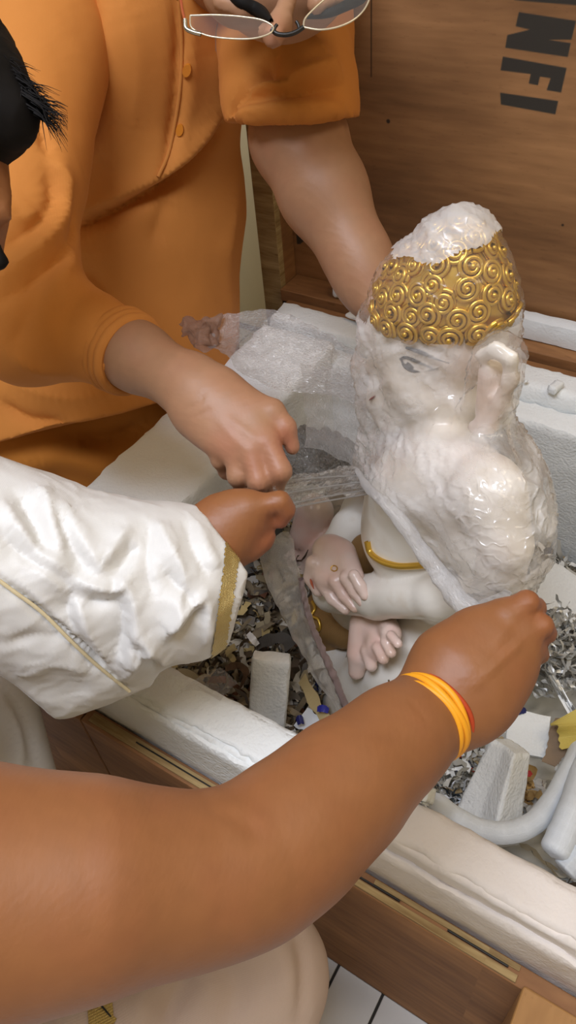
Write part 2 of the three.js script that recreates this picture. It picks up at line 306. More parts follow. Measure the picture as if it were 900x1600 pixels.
// stencilled plywood lid standing behind the crate
function letterMap() {
  const W = 1024, H = 1024, cv = document.createElement('canvas'); cv.width = W; cv.height = H; const c = cv.getContext('2d');
  const X0 = -0.80, X1 = 0.38, Y0 = 0.0, Y1 = 1.18, px = x => (x - X0) / (X1 - X0) * W, py = y => (Y1 - y) / (Y1 - Y0) * H;
  const im = c.createImageData(W, H);
  for (let y = 0; y < H; y++) for (let x = 0; x < W; x++) {
    const u = X0 + (X1 - X0) * x / W, v = Y1 - (Y1 - Y0) * y / H, g = fbm(u * 2.2, v * 9 + 0.9 * fbm(u * 1.5, v * 2, 4, 2), 2, 4), f = fbm(u * 12, v * 90, 5, 3), s = N3(u * 60, v * 400, 1) > 0.5 ? 0.12 : 0;
    const k = Math.max(0, Math.min(1.25, 0.55 + 0.95 * g + 0.4 * f - s)), o = 4 * (y * W + x), a = [104, 70, 40], b = [168, 122, 78];
    for (let i = 0; i < 3; i++) im.data[o + i] = a[i] + (b[i] - a[i]) * k; im.data[o + 3] = 255;
  }
  c.putImageData(im, 0, 0);
  c.fillStyle = 'rgb(50,46,40)';
  const poly = q => { c.beginPath(); q.forEach(([x, y], i) => i ? c.lineTo(px(x), py(y)) : c.moveTo(px(x), py(y))); c.closePath(); c.fill(); };
  const R = -0.303, L = -0.389;                                      // the lettering runs down the panel, its tops to the right
  poly([[L + 0.006, 0.925], [R, 0.928], [R, 0.891], [L + 0.004, 0.893]]);                                                     // stroke of the letter before, cut by the frame
  poly([[L + 0.012, 0.880], [R + 0.002, 0.874], [R, 0.853], [R - 0.030, 0.851], [R, 0.849], [R - 0.001, 0.833], [L - 0.001, 0.838], [L, 0.853], [L + 0.030, 0.861], [L + 0.010, 0.864]]);   // N
  poly([[L - 0.003, 0.827], [R, 0.820], [R - 0.002, 0.790], [R - 0.022, 0.791], [R - 0.019, 0.806], [R - 0.034, 0.807], [R - 0.035, 0.796], [R - 0.048, 0.797], [R - 0.047, 0.809], [L - 0.004, 0.810]]);   // F
  poly([[L - 0.001, 0.782], [R - 0.004, 0.779], [R - 0.005, 0.762], [L + 0.002, 0.767]]);                                       // I
  poly([[-0.752, 0.572], [-0.742, 0.562], [-0.737, 0.545], [-0.742, 0.534], [-0.735, 0.527], [-0.72, 0.545], [-0.72, 0.51], [-0.745, 0.488], [-0.752, 0.487]]);   // rest of a stencilled letter beside the post
  c.fillStyle = 'rgb(42,28,18)';
  c.beginPath(); c.arc(px(-0.565), py(0.725), 2.6, 0, 7); c.fill(); c.beginPath(); c.arc(px(-0.27), py(0.61), 1.6, 0, 7); c.fill();
  c.lineWidth = 1.6; c.strokeStyle = 'rgb(60,40,24)'; c.beginPath(); c.moveTo(px(-0.595), py(1.15)); c.lineTo(px(-0.595), py(0.785)); c.stroke();
  const t = new THREE.CanvasTexture(cv); t.colorSpace = THREE.SRGBColorSpace; return t;
}
{
  const t = thing('crate_lid', 'tall stencilled plywood crate side standing upright behind the foam box', 'crate lid');
  const g = new THREE.BoxGeometry(1.18, 1.18, 0.018); g.translate(-0.21, 0.59, -1.149);
  mesh('panel', g, std({ map: letterMap(), roughness: 0.62 }), t);
  const post = t.add.bind(t);
  mesh('side_post', uvScale(bx(-0.800, -0.758, 0.0, 1.18, -1.139, -1.10, 0.002)), M.ply, t);
  mesh('post_edge', uvScale(bx(-0.800, -0.7575, 0.0, 1.18, -1.0995, -1.083, 0.001)), M.plyEnd, t, 'pale layered plywood edge');
  mesh('ledge', uvScale(bx(-0.756, 0.35, 0.40, 0.425, -1.139, -1.076, 0.002)), M.ply, t);
  mesh('batten', uvScale(bx(-0.756, 0.35, 0.33, 0.398, -1.139, -1.11, 0.002)), M.ply, t);
}
function roughFoam(g, amp, f = 30) { g.computeVertexNormals(); return displace(g, (x, y, z) => amp * fbm(x * f, y * f, z * f, 3)); }
function foamBox(x0, x1, y0, y1, z0, z1, amp = 0.003, cell = 0.008, f = 40) {
  const w = x1 - x0, h = y1 - y0, d = z1 - z0;
  return sdfSlab([x0, y0, z0], [x1, y1, z1], cell, amp, f);
}
function sdfSlab(lo, hi, cell, amp, f, tilt) {                        // a slab with soft broken edges
  const n = [0, 1, 2].map(i => Math.max(2, Math.min(110, Math.round((hi[i] - lo[i]) / cell))));
  const g = new THREE.BoxGeometry(hi[0] - lo[0], hi[1] - lo[1], hi[2] - lo[2], ...n); g.translate((lo[0] + hi[0]) / 2, (lo[1] + hi[1]) / 2, (lo[2] + hi[2]) / 2);
  const p = g.attributes.position, c = [0, 1, 2].map(i => (lo[i] + hi[i]) / 2), hs = [0, 1, 2].map(i => (hi[i] - lo[i]) / 2);
  for (let i = 0; i < p.count; i++) {
    const q = [p.getX(i), p.getY(i), p.getZ(i)], e = [0, 1, 2].map(k => hs[k] - Math.abs(q[k] - c[k])), near = e.filter(v => v < cell * 0.7).length;
    const jag = near >= 2 ? 1.9 : 0.55, m = amp * jag;
    const dn = [fbm(q[0] * f, q[1] * f, q[2] * f, 3), fbm(q[0] * f + 7, q[1] * f + 3, q[2] * f, 3), fbm(q[0] * f, q[1] * f + 5, q[2] * f + 9, 3)];
    for (let k = 0; k < 3; k++) { q[k] += m * dn[k]; if (near >= 2 && e[k] < cell * 0.7) q[k] -= Math.sign(q[k] - c[k]) * amp * 0.8; }
    p.setXYZ(i, ...q);
  }
  const u = g.attributes.uv, nn = g.attributes.normal; for (let i = 0; i < p.count; i++) { const ay = Math.abs(nn.getY(i)), ax = Math.abs(nn.getX(i)); u.setXY(i, ax > 0.7 ? p.getZ(i) : p.getX(i), ay > 0.7 ? p.getZ(i) : p.getY(i)); }
  g.computeVertexNormals(); return g;
}
{
  const t = thing('foam_box', 'white polystyrene foam box lining the plywood crate, open at the top', 'foam box');
  mesh('front_wall', sdfSlab([-0.56, 0.02, -0.305], [-0.165, 0.43, -0.252], 0.006, 0.006, 55), M.foam, t);
  mesh('front_wall', sdfSlab([-0.166, 0.02, -0.303], [0.33, 0.428, -0.255], 0.006, 0.005, 40), M.foamPink, t, 'pinkish front foam wall');
  mesh('front_lip', sdfSlab([-0.55, 0.30, -0.256], [-0.20, 0.424, -0.2465], 0.006, 0.003, 40), M.foam, t);
  mesh('front_lip', sdfSlab([-0.166, 0.24, -0.258], [0.33, 0.405, -0.2475], 0.006, 0.003, 40), M.foamPink, t, 'lower pinkish foam lip');
  mesh('side_wall', sdfSlab([-0.715, 0.02, -0.96], [-0.565, 0.43, -0.25], 0.009, 0.005, 40), M.foam, t);
  mesh('side_wall', sdfSlab([0.27, 0.02, -0.96], [0.35, 0.43, -0.31], 0.02, 0.004, 40), M.foam, t);
  mesh('back_wall', sdfSlab([-0.725, 0.02, -1.045], [-0.02, 0.425, -0.985], 0.009, 0.004, 40), M.foam, t);
  mesh('back_wall', sdfSlab([-0.72, 0.02, -0.984], [0.33, 0.40, -0.935], 0.009, 0.004, 40), M.foam, t);
  mesh('back_wall', sdfSlab([-0.018, 0.02, -1.045], [0.33, 0.43, -0.985], 0.02, 0.004, 40), M.foam, t);
  mesh('floor_slab', bx(-0.565, 0.28, 0.02, 0.06, -0.94, -0.305, 0.003), M.foam, t);
}
// ---------------------------------------------------------------- marble idol seated cross-legged in the box
const ZC = -0.62, side = V(0, 0, 1);
const marbleBase = new THREE.Color(0xe9e4da), marblePink = new THREE.Color(0xe8b9a8), marbleStain = new THREE.Color(0xb89c74);
const FILM = [];                                                       // the bones that the film follows
{
  const t = thing('idol', 'white marble idol with gold curled hair seated cross-legged in the foam box', 'statue');
  const H = (x, y, r, dz = 0) => JZ(x, y, ZC + dz, r);
  const skull = [cap(H(672, 510, 86), H(706, 518, 86), { n: side, s: 0.84 }), cap(H(676, 478, 80), H(704, 478, 84), { n: side, s: 0.84 })];
  const face = [cap(H(612, 520, 42), H(628, 600, 46), { n: side, s: 0.95 }), cap(H(632, 618, 50), H(700, 610, 62), { n: side, s: 0.9 }), cap(H(598, 628, 24), H(612, 646, 30)),
    cap(H(650, 585, 46, 0.022), H(655, 600, 46, 0.022)), cap(H(650, 585, 46, -0.022), H(655, 600, 46, -0.022))];
  const noseC = [cap(H(597, 522, 9), H(580, 570, 10)), cap(H(586, 577, 9, 0.008), H(582, 577, 10, -0.008))];
  const lips = [cap(H(584, 604, 9, 0.010), H(584, 604, 9, -0.010)), cap(H(587, 618, 9, 0.008), H(587, 618, 9, -0.008))];
  const ears = []; for (const s of [1, -1]) { const e = (x, y, r, dz) => JZ(x, y, ZC + s * dz, r); const o = { n: side, s: 0.7 };
    ears.push(...chain([e(752, 556, 12, 0.071), e(776, 546, 13, 0.078), e(797, 560, 13, 0.080), e(798, 592, 13, 0.078), e(782, 630, 14, 0.074), e(762, 662, 17, 0.068), e(744, 668, 14, 0.066)], o), cap(e(762, 575, 10, 0.070), e(758, 640, 14, 0.066), o), cap(e(770, 580, 24, 0.062), e(762, 640, 20, 0.060), o)); }
  const neck = [cap(H(690, 630, 58), H(694, 730, 62))];
  const torso = [cap(H(690, 760, 66, 0.07), H(690, 760, 66, -0.07)), cap(H(740, 770, 60, 0.05), H(740, 770, 60, -0.05)), cap(H(735, 780, 62, 0.08), H(752, 850, 58, 0.10)), cap(H(700, 735, 55, 0.06), H(755, 760, 55, 0.10)), cap(H(668, 790, 92, 0.03), H(660, 822, 88, 0.03)), cap(H(668, 790, 92, -0.03), H(660, 822, 88, -0.03)),
    cap(H(650, 765, 66, 0.055), H(650, 765, 66, -0.055)), cap(H(700, 840, 84, 0.05), H(700, 840, 84, -0.05)), cap(H(655, 838, 80, 0.04), H(655, 838, 80, -0.04))];
  const hips = [cap(H(700, 905, 76, 0.06), H(700, 905, 76, -0.06))];
  const armL = chain([H(772, 775, 50, 0.125), H(790, 850, 42, 0.140), H(775, 928, 38, 0.140), H(690, 932, 36, 0.125), H(590, 932, 34, 0.10), H(520, 925, 33, 0.08)]);
  const armR = chain([H(628, 742, 46, -0.125), H(590, 790, 38, -0.135), H(568, 800, 34, -0.10), H(548, 826, 30, -0.035), H(522, 866, 29, 0.02)]);
  const h = (x, y, r, dz = 0.05) => H(x, y, r, dz + 0.055);
  const handR = [cap(h(515, 862, 28, 0.015), h(510, 900, 22, 0.045), {}), cap(h(522, 868, 26, 0.015), h(530, 905, 20, 0.045)), cap(h(535, 865, 22, 0.012), h(552, 900, 17, 0.045))];
  const fingers = [[[506, 915, 11], [520, 935, 10], [539, 952, 8.5]], [[524, 908, 10.5], [538, 930, 10], [554, 949, 8.5]], [[540, 903, 10.5], [554, 924, 9.5], [566, 941, 8]], [[553, 899, 9.5], [563, 916, 9], [570, 931, 7.5]], [[490, 880, 13], [487, 902, 12.5], [498, 922, 11]]]
    .map((f, i) => chain(f.map(([x, y, r], k) => h(x, y, r, (i === 4 ? 0.043 : 0.055) + k * 0.006))));
  const legL = [...chain([H(705, 965, 78, 0.05), H(640, 1040, 76, 0.09), H(575, 1095, 66, 0.12)]), ...chain([H(575, 1095, 66, 0.12), H(505, 1010, 44, 0.04), H(460, 900, 42, -0.06)])];
  const legR = [...chain([H(640, 900, 70, -0.06), H(560, 880, 66, -0.10), H(470, 870, 58, -0.14)]), ...chain([H(470, 870, 58, -0.14), H(520, 940, 40, -0.02), H(575, 955, 36, 0.07)])];
  const hf = (x, y, r, dz) => H(x, y, r, dz + 0.012);
  const footR = [cap(hf(572, 975, 26, 0.088), hf(566, 1020, 24, 0.118)), cap(hf(592, 975, 22, 0.088), hf(590, 1012, 20, 0.118)), cap(hf(604, 972, 16, 0.09), hf(611, 990, 17, 0.115))];
  const toes = [[[560, 1026, 16], [557, 1049, 13]], [[574, 1018, 11], [580, 1040, 10]], [[590, 1012, 9], [599, 1029, 9.5]], [[602, 1003, 8.5], [611, 1020, 8.5]], [[611, 993, 8], [622, 1006, 7.5]]].map(f => chain(f.map(([x, y, r], k) => hf(x, y, r, 0.126 + k * 0.010))));
  const footL = [cap(H(492, 800, 30, -0.12), H(478, 838, 26, -0.10)), ...[[460, 852], [472, 860], [484, 858]].map(([x, y]) => cap(H(x + 8, y - 14, 10, -0.10), H(x, y, 9, -0.095)))];
  const groups = [{ k: 0.02, caps: [...skull, ...face] }, { k: 0.008, caps: noseC }, { k: 0.004, caps: lips }, { k: 0.006, caps: ears }, { k: 0.03, caps: [...neck, ...torso, ...armL.slice(0, 1), ...armR.slice(0, 1)] }, { k: 0.03, caps: hips }, { k: 0.012, caps: armL.slice(1) }, { k: 0.008, caps: armR.slice(1) }, { k: 0.02, caps: legL }, { k: 0.014, caps: legR }, { k: 0.014, caps: footL }];
  const bodyG = sdfMesh(groups, 0.0042, { k: 0.005, pad: 0.02 });
  const handG = sdfMesh([{ k: 0.008, caps: handR }, ...fingers.map(c => ({ k: 0.004, caps: c }))], 0.0022, { k: 0.004 });
  const footG = sdfMesh([{ k: 0.012, caps: footR }, ...toes.map(c => ({ k: 0.004, caps: c }))], 0.0022, { k: 0.004 });
  const pinkAt = [[PZ(480, 830, ZC - 0.1), 0.06], [PZ(745, 620, ZC + 0.07), 0.05]];
  const mbAll = w0 => (x, y, z, c) => {
    c.copy(marbleBase); let w = w0; pinkAt.forEach(([q, r], i) => { const d = Math.hypot(x - q.x, y - q.y, z - q.z); w = Math.max(w, Math.min(1, Math.max(0, 1.5 - d / r)) * (i === 1 ? 0.4 : 1)); });
    c.lerp(marblePink, w * (0.75 + 0.5 * fbm(x * 30, y * 30, z * 30, 3))); const s = fbm(x * 16, y * 22, z * 16 + 4, 4); if (s > 0.16) c.lerp(marbleStain, Math.min(0.3, (s - 0.16) * 1.4));
  };
  const bodyAll = mergeGeometries([bodyG, handG, footG].map((g, i) => paint(g, mbAll([0, 0.75, 0.85][i]))));
  mesh('body', bodyAll, M.marble, t);
  const pick = picker(bodyAll);
  // gold hair: cap of curls down to the hairline, topknot above
  const hairCaps = [...skull.map(c => ({ ...c })), cap(H(686, 468, 82), H(706, 468, 84), { n: side, s: 0.86 }), cap(H(708, 430, 62), H(714, 420, 58)), cap(H(715, 402, 42), H(717, 390, 36))];
  const A = PZ(596, 480, ZC), B = PZ(752, 558, ZC + 0.07), C2 = B.clone(); C2.z = ZC - 0.07;
  const nape = [PZ(752, 566, ZC + 0.07), PZ(815, 515, ZC), PZ(752, 566, ZC - 0.07)];
  const cutF = planeThrough(A, B, C2, PZ(715, 400, ZC)), cutN = planeThrough(nape[0], nape[1], nape[2], PZ(715, 400, ZC));
  const hairG = sdfMesh([{ k: 0.02, caps: hairCaps }], 0.004, { grow: 0.0008, pad: 0.02, cut: (x, y, z) => Math.max(cutF(x, y, z), cutN(x, y, z) - 0.012) });
  const hair = mesh('hair', hairG, M.gold, t, 'gold painted hair in tight curls');
  const curlG = strip([
    (() => { const q = []; for (let i = 0; i <= 26; i++) { const u = i / 26, a = u * Math.PI * 2 * 2.1, r = 0.0022 + 0.0078 * u; q.push(V(Math.cos(a) * r, 0.0036 - 0.0030 * u, Math.sin(a) * r)); } return tube(q, 0.0021, 34, 5); })(),
    (() => { const g = new THREE.SphereGeometry(0.0105, 10, 4, 0, Math.PI * 2, 0, Math.PI / 2); g.scale(1, 0.24, 1); g.translate(0, -0.0012, 0); return g; })(),
    (() => { const g = new THREE.SphereGeometry(0.0024, 7, 5); g.translate(0, 0.0042, 0); return g; })()]);
  const hp = hairG.attributes.position, hn = hairG.attributes.normal, order = [...Array(hp.count).keys()].sort((a, b) => ((a * 7919) % 10007) - ((b * 7919) % 10007)), taken = [], q = V(), nn = V();
  const inside = (x, y, z) => Math.max(cutF(x, y, z), cutN(x, y, z) - 0.012);
  for (let pass = 0; pass < 2; pass++) for (const i of order) {         // first the row along the hairline, then the rest
    q.fromBufferAttribute(hp, i); nn.fromBufferAttribute(hn, i); const e = inside(q.x, q.y, q.z);
    if (e > -0.0006 || (pass === 0 && e < -0.006)) continue;
    if (taken.some(s => s.distanceToSquared(q) < 0.0158 ** 2)) continue;
    taken.push(q.clone()); const m = mesh('hair_curl', curlG, M.gold, hair); m.position.copy(q); m.quaternion.setFromUnitVectors(V(0, 1, 0), nn); m.rotateY(taken.length * 2.4); m.scale.setScalar(1.06 + 0.16 * ((taken.length * 37) % 11) / 11);
  }
  // painted eye, brow, lip and palm marks
  const line = (name, pts, r, mat, label) => mesh(name, tube(pts.map(([x, y]) => pick(x, y, 4)), r, pts.length * 6, 6, u => 0.35 + 0.65 * Math.sin(Math.PI * Math.min(1, u + 0.08))), mat, t, label);
  line('eyebrow', [[634, 543], [650, 548], [672, 556], [702, 567]], 0.0022, M.ink, 'thin dark painted brow');
  line('eyelid', [[625, 561], [634, 558], [648, 563], [664, 570], [676, 576]], 0.002, M.ink, 'dark painted upper lid');
  line('eyelid', [[627, 562], [633, 573], [645, 579], [662, 579], [685, 576]], 0.0018, M.ink, 'dark painted lower lid');
  line('iris', [[635, 567], [640, 571], [646, 575]], 0.0032, M.ink, 'dark painted iris');
  line('lip_line', [[577, 625], [581, 622], [586, 618]], 0.001, M.red, 'dark red painted corner of the mouth');
  { const c = [522, 888], pts = []; for (let i = 0; i <= 10; i++) pts.push([c[0] + 5 * Math.cos(i * 0.628), c[1] + 4.2 * Math.sin(i * 0.628)]); mesh('palm_mark', tube(pts.map(([x, y]) => pick(x, y, 3)), 0.0007, 30, 5), M.gold, t, 'small gold ring painted in the palm'); }
  line('thumbnail', [[485, 905], [487, 912], [490, 920]], 0.0016, flat(0xc86a4a), 'reddish painted thumbnail');
  line('gilding', [[607, 1062], [612, 1074], [620, 1080], [634, 1078]], 0.0022, M.goldBrown, 'trace of gilding on the thigh');
  if (0) for (const s of [[[572, 1000], [575, 1022], [568, 1050]], [[587, 1000], [590, 1020], [590, 1036]], [[600, 992], [606, 1008], [608, 1024]], [[612, 982], [618, 996], [622, 1012]]]) line('toe_gap', s, 0.0013, M.goldBrown, 'brown painted gap between toes');
  // gilded waistband and dhoti
  const belt = tube([[574, 846], [578, 862], [594, 876], [620, 884], [650, 884], [690, 879]].map(([x, y]) => pick(x, y, 5)), 0.004, 50, 8);
  mesh('waistband', belt, M.gold, t, 'gold moulded waistband under the belly');
  const skirt = sdfMesh([{ k: 0.02, caps: [cap(H(620, 888, 34, 0.045), H(700, 892, 40, 0.06)), cap(H(575, 862, 30, 0.0), H(620, 888, 34, 0.04)), cap(H(592, 905, 24, 0.035), H(650, 905, 24, 0.05))] }], 0.005);
  mesh('waistcloth', skirt, M.goldBrown, t, 'golden brown painted waistcloth');
  const lapG = sdfMesh([{ k: 0.02, caps: [cap(H(512, 968, 34, 0.055), H(540, 985, 30, 0.065)), cap(H(500, 950, 24, 0.04), H(520, 1000, 26, 0.062))] }], 0.005);
  mesh('waistcloth', lapG, M.goldBrown, t, 'brown painted cloth between the legs');
  const lp = picker(lapG);
  mesh('cloth_trim', tube([[488, 940], [492, 952], [487, 962], [497, 968], [500, 980], [492, 992], [499, 1006]].map(([x, y]) => lp(x, y, 5)), 0.0026, 50, 6), M.gold, t, 'wavy gold trim of the lap cloth');
  mesh('base', sdfSlab([-0.42, 0.06, -0.84], [-0.08, 0.13, -0.44], 0.02, 0.002, 20), M.marble2 = std({ color: 0xdfe0d8, roughness: 0.3 }), t, 'plain marble seat');
  // bones for the film: head and trunk gathered into one smooth envelope
  FILM.push({ k: 0.012, caps: [...skull, ...face, ...hairCaps.map(c => ({ ...c, ra: c.ra + 0.0035, rb: c.rb + 0.0035 })), cap(H(608, 500, 34), H(600, 600, 30)), cap(H(598, 575, 22), H(602, 640, 28)), cap(H(583, 568, 15), H(590, 580, 16)), cap(H(700, 600, 86), H(690, 660, 84), { n: side, s: 0.9 }), cap(H(780, 562, 30, 0.072), H(758, 650, 28, 0.068)), cap(H(780, 560, 24, -0.07), H(758, 650, 24, -0.07)), cap(H(706, 384, 40), H(722, 374, 34))] },
    { k: 0.04, caps: [...neck, ...torso, cap(H(580, 569, 16), H(584, 577, 16)), cap(H(690, 660, 72), H(690, 740, 78)), cap(H(606, 640, 28), H(604, 756, 36)), ...armL.slice(0, 2), ...armR.slice(0, 1), cap(H(755, 640, 22, 0.05), H(770, 740, 40, 0.08)), cap(H(700, 760, 60, 0.08), H(755, 880, 56, 0.10)), cap(H(730, 720, 50, 0.07), H(780, 800, 50, 0.11))] });
}
{
  const t = thing('film_wrap', 'clear crinkled plastic film wrapped round the head and chest of the marble idol', 'plastic film');
  const a = PZ(556, 742, ZC), b = PZ(746, 962, ZC + 0.12), cut = planeThrough(a, b, V(...EYE), PZ(715, 450, ZC));
  const base = sdfMesh(FILM, 0.004, { k: 0.012, grow: 0.0068, pad: 0.03, bump: (x, y, z) => 0.003 * fbm(x * 14, y * 14, z * 14, 2) });
  displace(base, (x, y, z) => { const w = Math.abs(fbm(x * 24 + 2 * N3(x * 9, y * 9, z * 9), y * 40 + x * 22, z * 30, 3)), v = Math.abs(fbm(x * 60, y * 34 - x * 30, z * 60, 2)); return 0.0026 * Math.max(0, 0.16 - w) / 0.16 + 0.0008 * Math.max(0, 0.12 - v) / 0.12; });
  const hairAt = planeThrough(PZ(596, 480, ZC), PZ(752, 558, ZC + 0.07), PZ(752, 558, ZC + 0.07).setZ(ZC - 0.07), PZ(715, 400, ZC)), over = (x, y, z) => hairAt(x, y, z) < 0 && x < -0.12;
  const upper = (x, y, z) => y > 0.605 + 0.02 * N3(x * 25, 3, z * 25) && x < -0.15;
  mesh('film', pieceOf(base, (x, y, z) => cut(x, y, z) < 0 && !over(x, y, z) && !upper(x, y, z), 0), M.filmy, t);
  mesh('face_film', pieceOf(base, (x, y, z) => !over(x, y, z) && upper(x, y, z), 0), M.filmFace, t, 'smoother clear film over the face');
  mesh('taut_film', pieceOf(base, over, 0), M.filmTaut, t, 'clear taut film over the gold curls');
  // gathered, cloudier film over the topknot
  const top = pieceOf(base, (x, y, z) => { const [u, v] = pixel(x, y, z); return y > 0.826 + 0.010 * N3(x * 30, y * 30, z * 30) + (x + 0.23) * 0.3; }, 0.002);
  mesh('bunched_film', top, M.filmDense, t, 'cloudy layers of film bunched over the topknot');
  const pk = picker(base), pts = [[558, 735], [575, 762], [605, 790], [632, 822], [658, 858], [690, 900], [722, 942], [748, 960]].map(([x, y]) => { const p = pk(x, y, 8); return p.add(V(EYE[0] - p.x, EYE[1] - p.y, EYE[2] - p.z).multiplyScalar(0.012)); });
  mesh('rolled_edge', tube(pts, 0.010, 120, 14, (u, v) => (0.3 + 0.95 * u) * (0.9 + 0.28 * N3(u * 16, Math.sin(v * 6.28) * 2.2, Math.cos(v * 6.28) * 2.2))), M.filmDense, t, 'rolled lower edge of the film');
  // loose end drawn out to the fist
  const e0 = [[690, 880], [730, 905], [775, 915], [800, 925]].map(([x, y], i) => P(x, y, [0.80, 0.76, 0.70, 0.655][i])), e1 = [[700, 915], [722, 940], [748, 962], [785, 955]].map(([x, y], i) => P(x, y, [0.80, 0.75, 0.69, 0.65][i]));
  mesh('loose_end', sheet(e0, e1, 60, 20, (u, v) => V(0, 0.004 * N3(u * 4, v * 12, 3), 0.004 * N3(u * 5, v * 14, 8))), M.filmDense, t, 'film end drawn into the fist');
}
// ---------------------------------------------------------------- packing: shredded paper, foam pieces, film
const fillY = (x, z) => {                                             // how high the packing lies in the box
  const L = 0.15 + 0.03 * fbm(x * 14, 3, z * 14, 3), R = Math.max(0, Math.min(1, (z + 0.62) / 0.28)), right = 0.12 + 0.15 * R + 0.03 * fbm(x * 16, 8, z * 16, 3);
  const w = Math.max(0, Math.min(1, (x + 0.33) / 0.14)); return L * (1 - w) + right * w + (1 - w) * 0.05 * Math.max(0, Math.min(1, (z + 0.55) / 0.2));
};
function mound(x0, x1, z0, z1, color) {
  const g = new THREE.PlaneGeometry(x1 - x0, z1 - z0, 50, 50); g.rotateX(-Math.PI / 2); g.translate((x0 + x1) / 2, 0, (z0 + z1) / 2);
  const p = g.attributes.position; for (let i = 0; i < p.count; i++) p.setY(i, fillY(p.getX(i), p.getZ(i)) - 0.014 + 0.012 * fbm(p.getX(i) * 60, 1, p.getZ(i) * 60, 3)); g.computeVertexNormals();
  return paint(g, (x, y, z, c) => { const k = 0.8 + 0.9 * fbm(x * 80, y * 80, z * 80, 3); c.setRGB(color[0] * k, color[1] * k, color[2] * k); });
}
function shredStrip(len, w, curl, twist) {                             // one crumpled strip of paper
  const n = 7, pos = [], idx = []; let a = rr(0, 6.28), e = rr(-0.3, 0.5), p = V(0, 0, 0); let ph = rr(0, 6.28);
  for (let i = 0; i <= n; i++) {
    const d = V(Math.cos(a) * Math.cos(e), Math.sin(e), Math.sin(a) * Math.cos(e)), s = V(-Math.sin(a), 0.0, Math.cos(a)).applyAxisAngle(d, ph); s.multiplyScalar(w / 2 * (i === 0 || i === n ? 0.7 : 1));
    pos.push(p.x - s.x, p.y - s.y, p.z - s.z, p.x + s.x, p.y + s.y, p.z + s.z);
    if (i < n) { const k = 2 * i; idx.push(k, k + 1, k + 3, k, k + 3, k + 2); }
    p.addScaledVector(d, len / n); a += rr(-curl, curl); e = Math.max(-0.9, Math.min(0.9, e + rr(-curl, curl) * 0.7)); ph += rr(-twist, twist);
  }
  return { pos, idx };
}
function shreds(n, place, colors, lenR, wR, curl = 0.9) {
  const pos = [], idx = [], col = [], c = new THREE.Color();
  for (let i = 0; i < n; i++) {
    const [x, y, z] = place(), s = shredStrip(rr(...lenR), rr(...wR), curl, 0.8), at = pos.length / 3; let k = rnd() * colors.reduce((a, b) => a + b[1], 0), j = 0; while (k > colors[j][1]) k -= colors[j++][1];
    c.set(colors[j][0]).multiplyScalar(rr(0.8, 1.12));
    for (let q = 0; q < s.pos.length; q += 3) { pos.push(s.pos[q] + x, s.pos[q + 1] + y, s.pos[q + 2] + z); col.push(c.r, c.g, c.b); }
    s.idx.forEach(v => idx.push(v + at));
  }
  const g = new THREE.BufferGeometry(); g.setAttribute('position', new THREE.Float32BufferAttribute(pos, 3)); g.setAttribute('color', new THREE.Float32BufferAttribute(col, 3)); g.setIndex(idx); g.computeVertexNormals(); return g;
}
const on = (x0, x1, z0, z1, up = 0.02) => () => { const x = rr(x0, x1), z = rr(z0, z1); return [x, fillY(x, z) + rr(-0.012, up), z]; };
function joined(gs) { return mergeGeometries(gs.map(g => { const h = g.index ? g.toNonIndexed() : g.clone(); h.deleteAttribute('uv'); return h; })); }
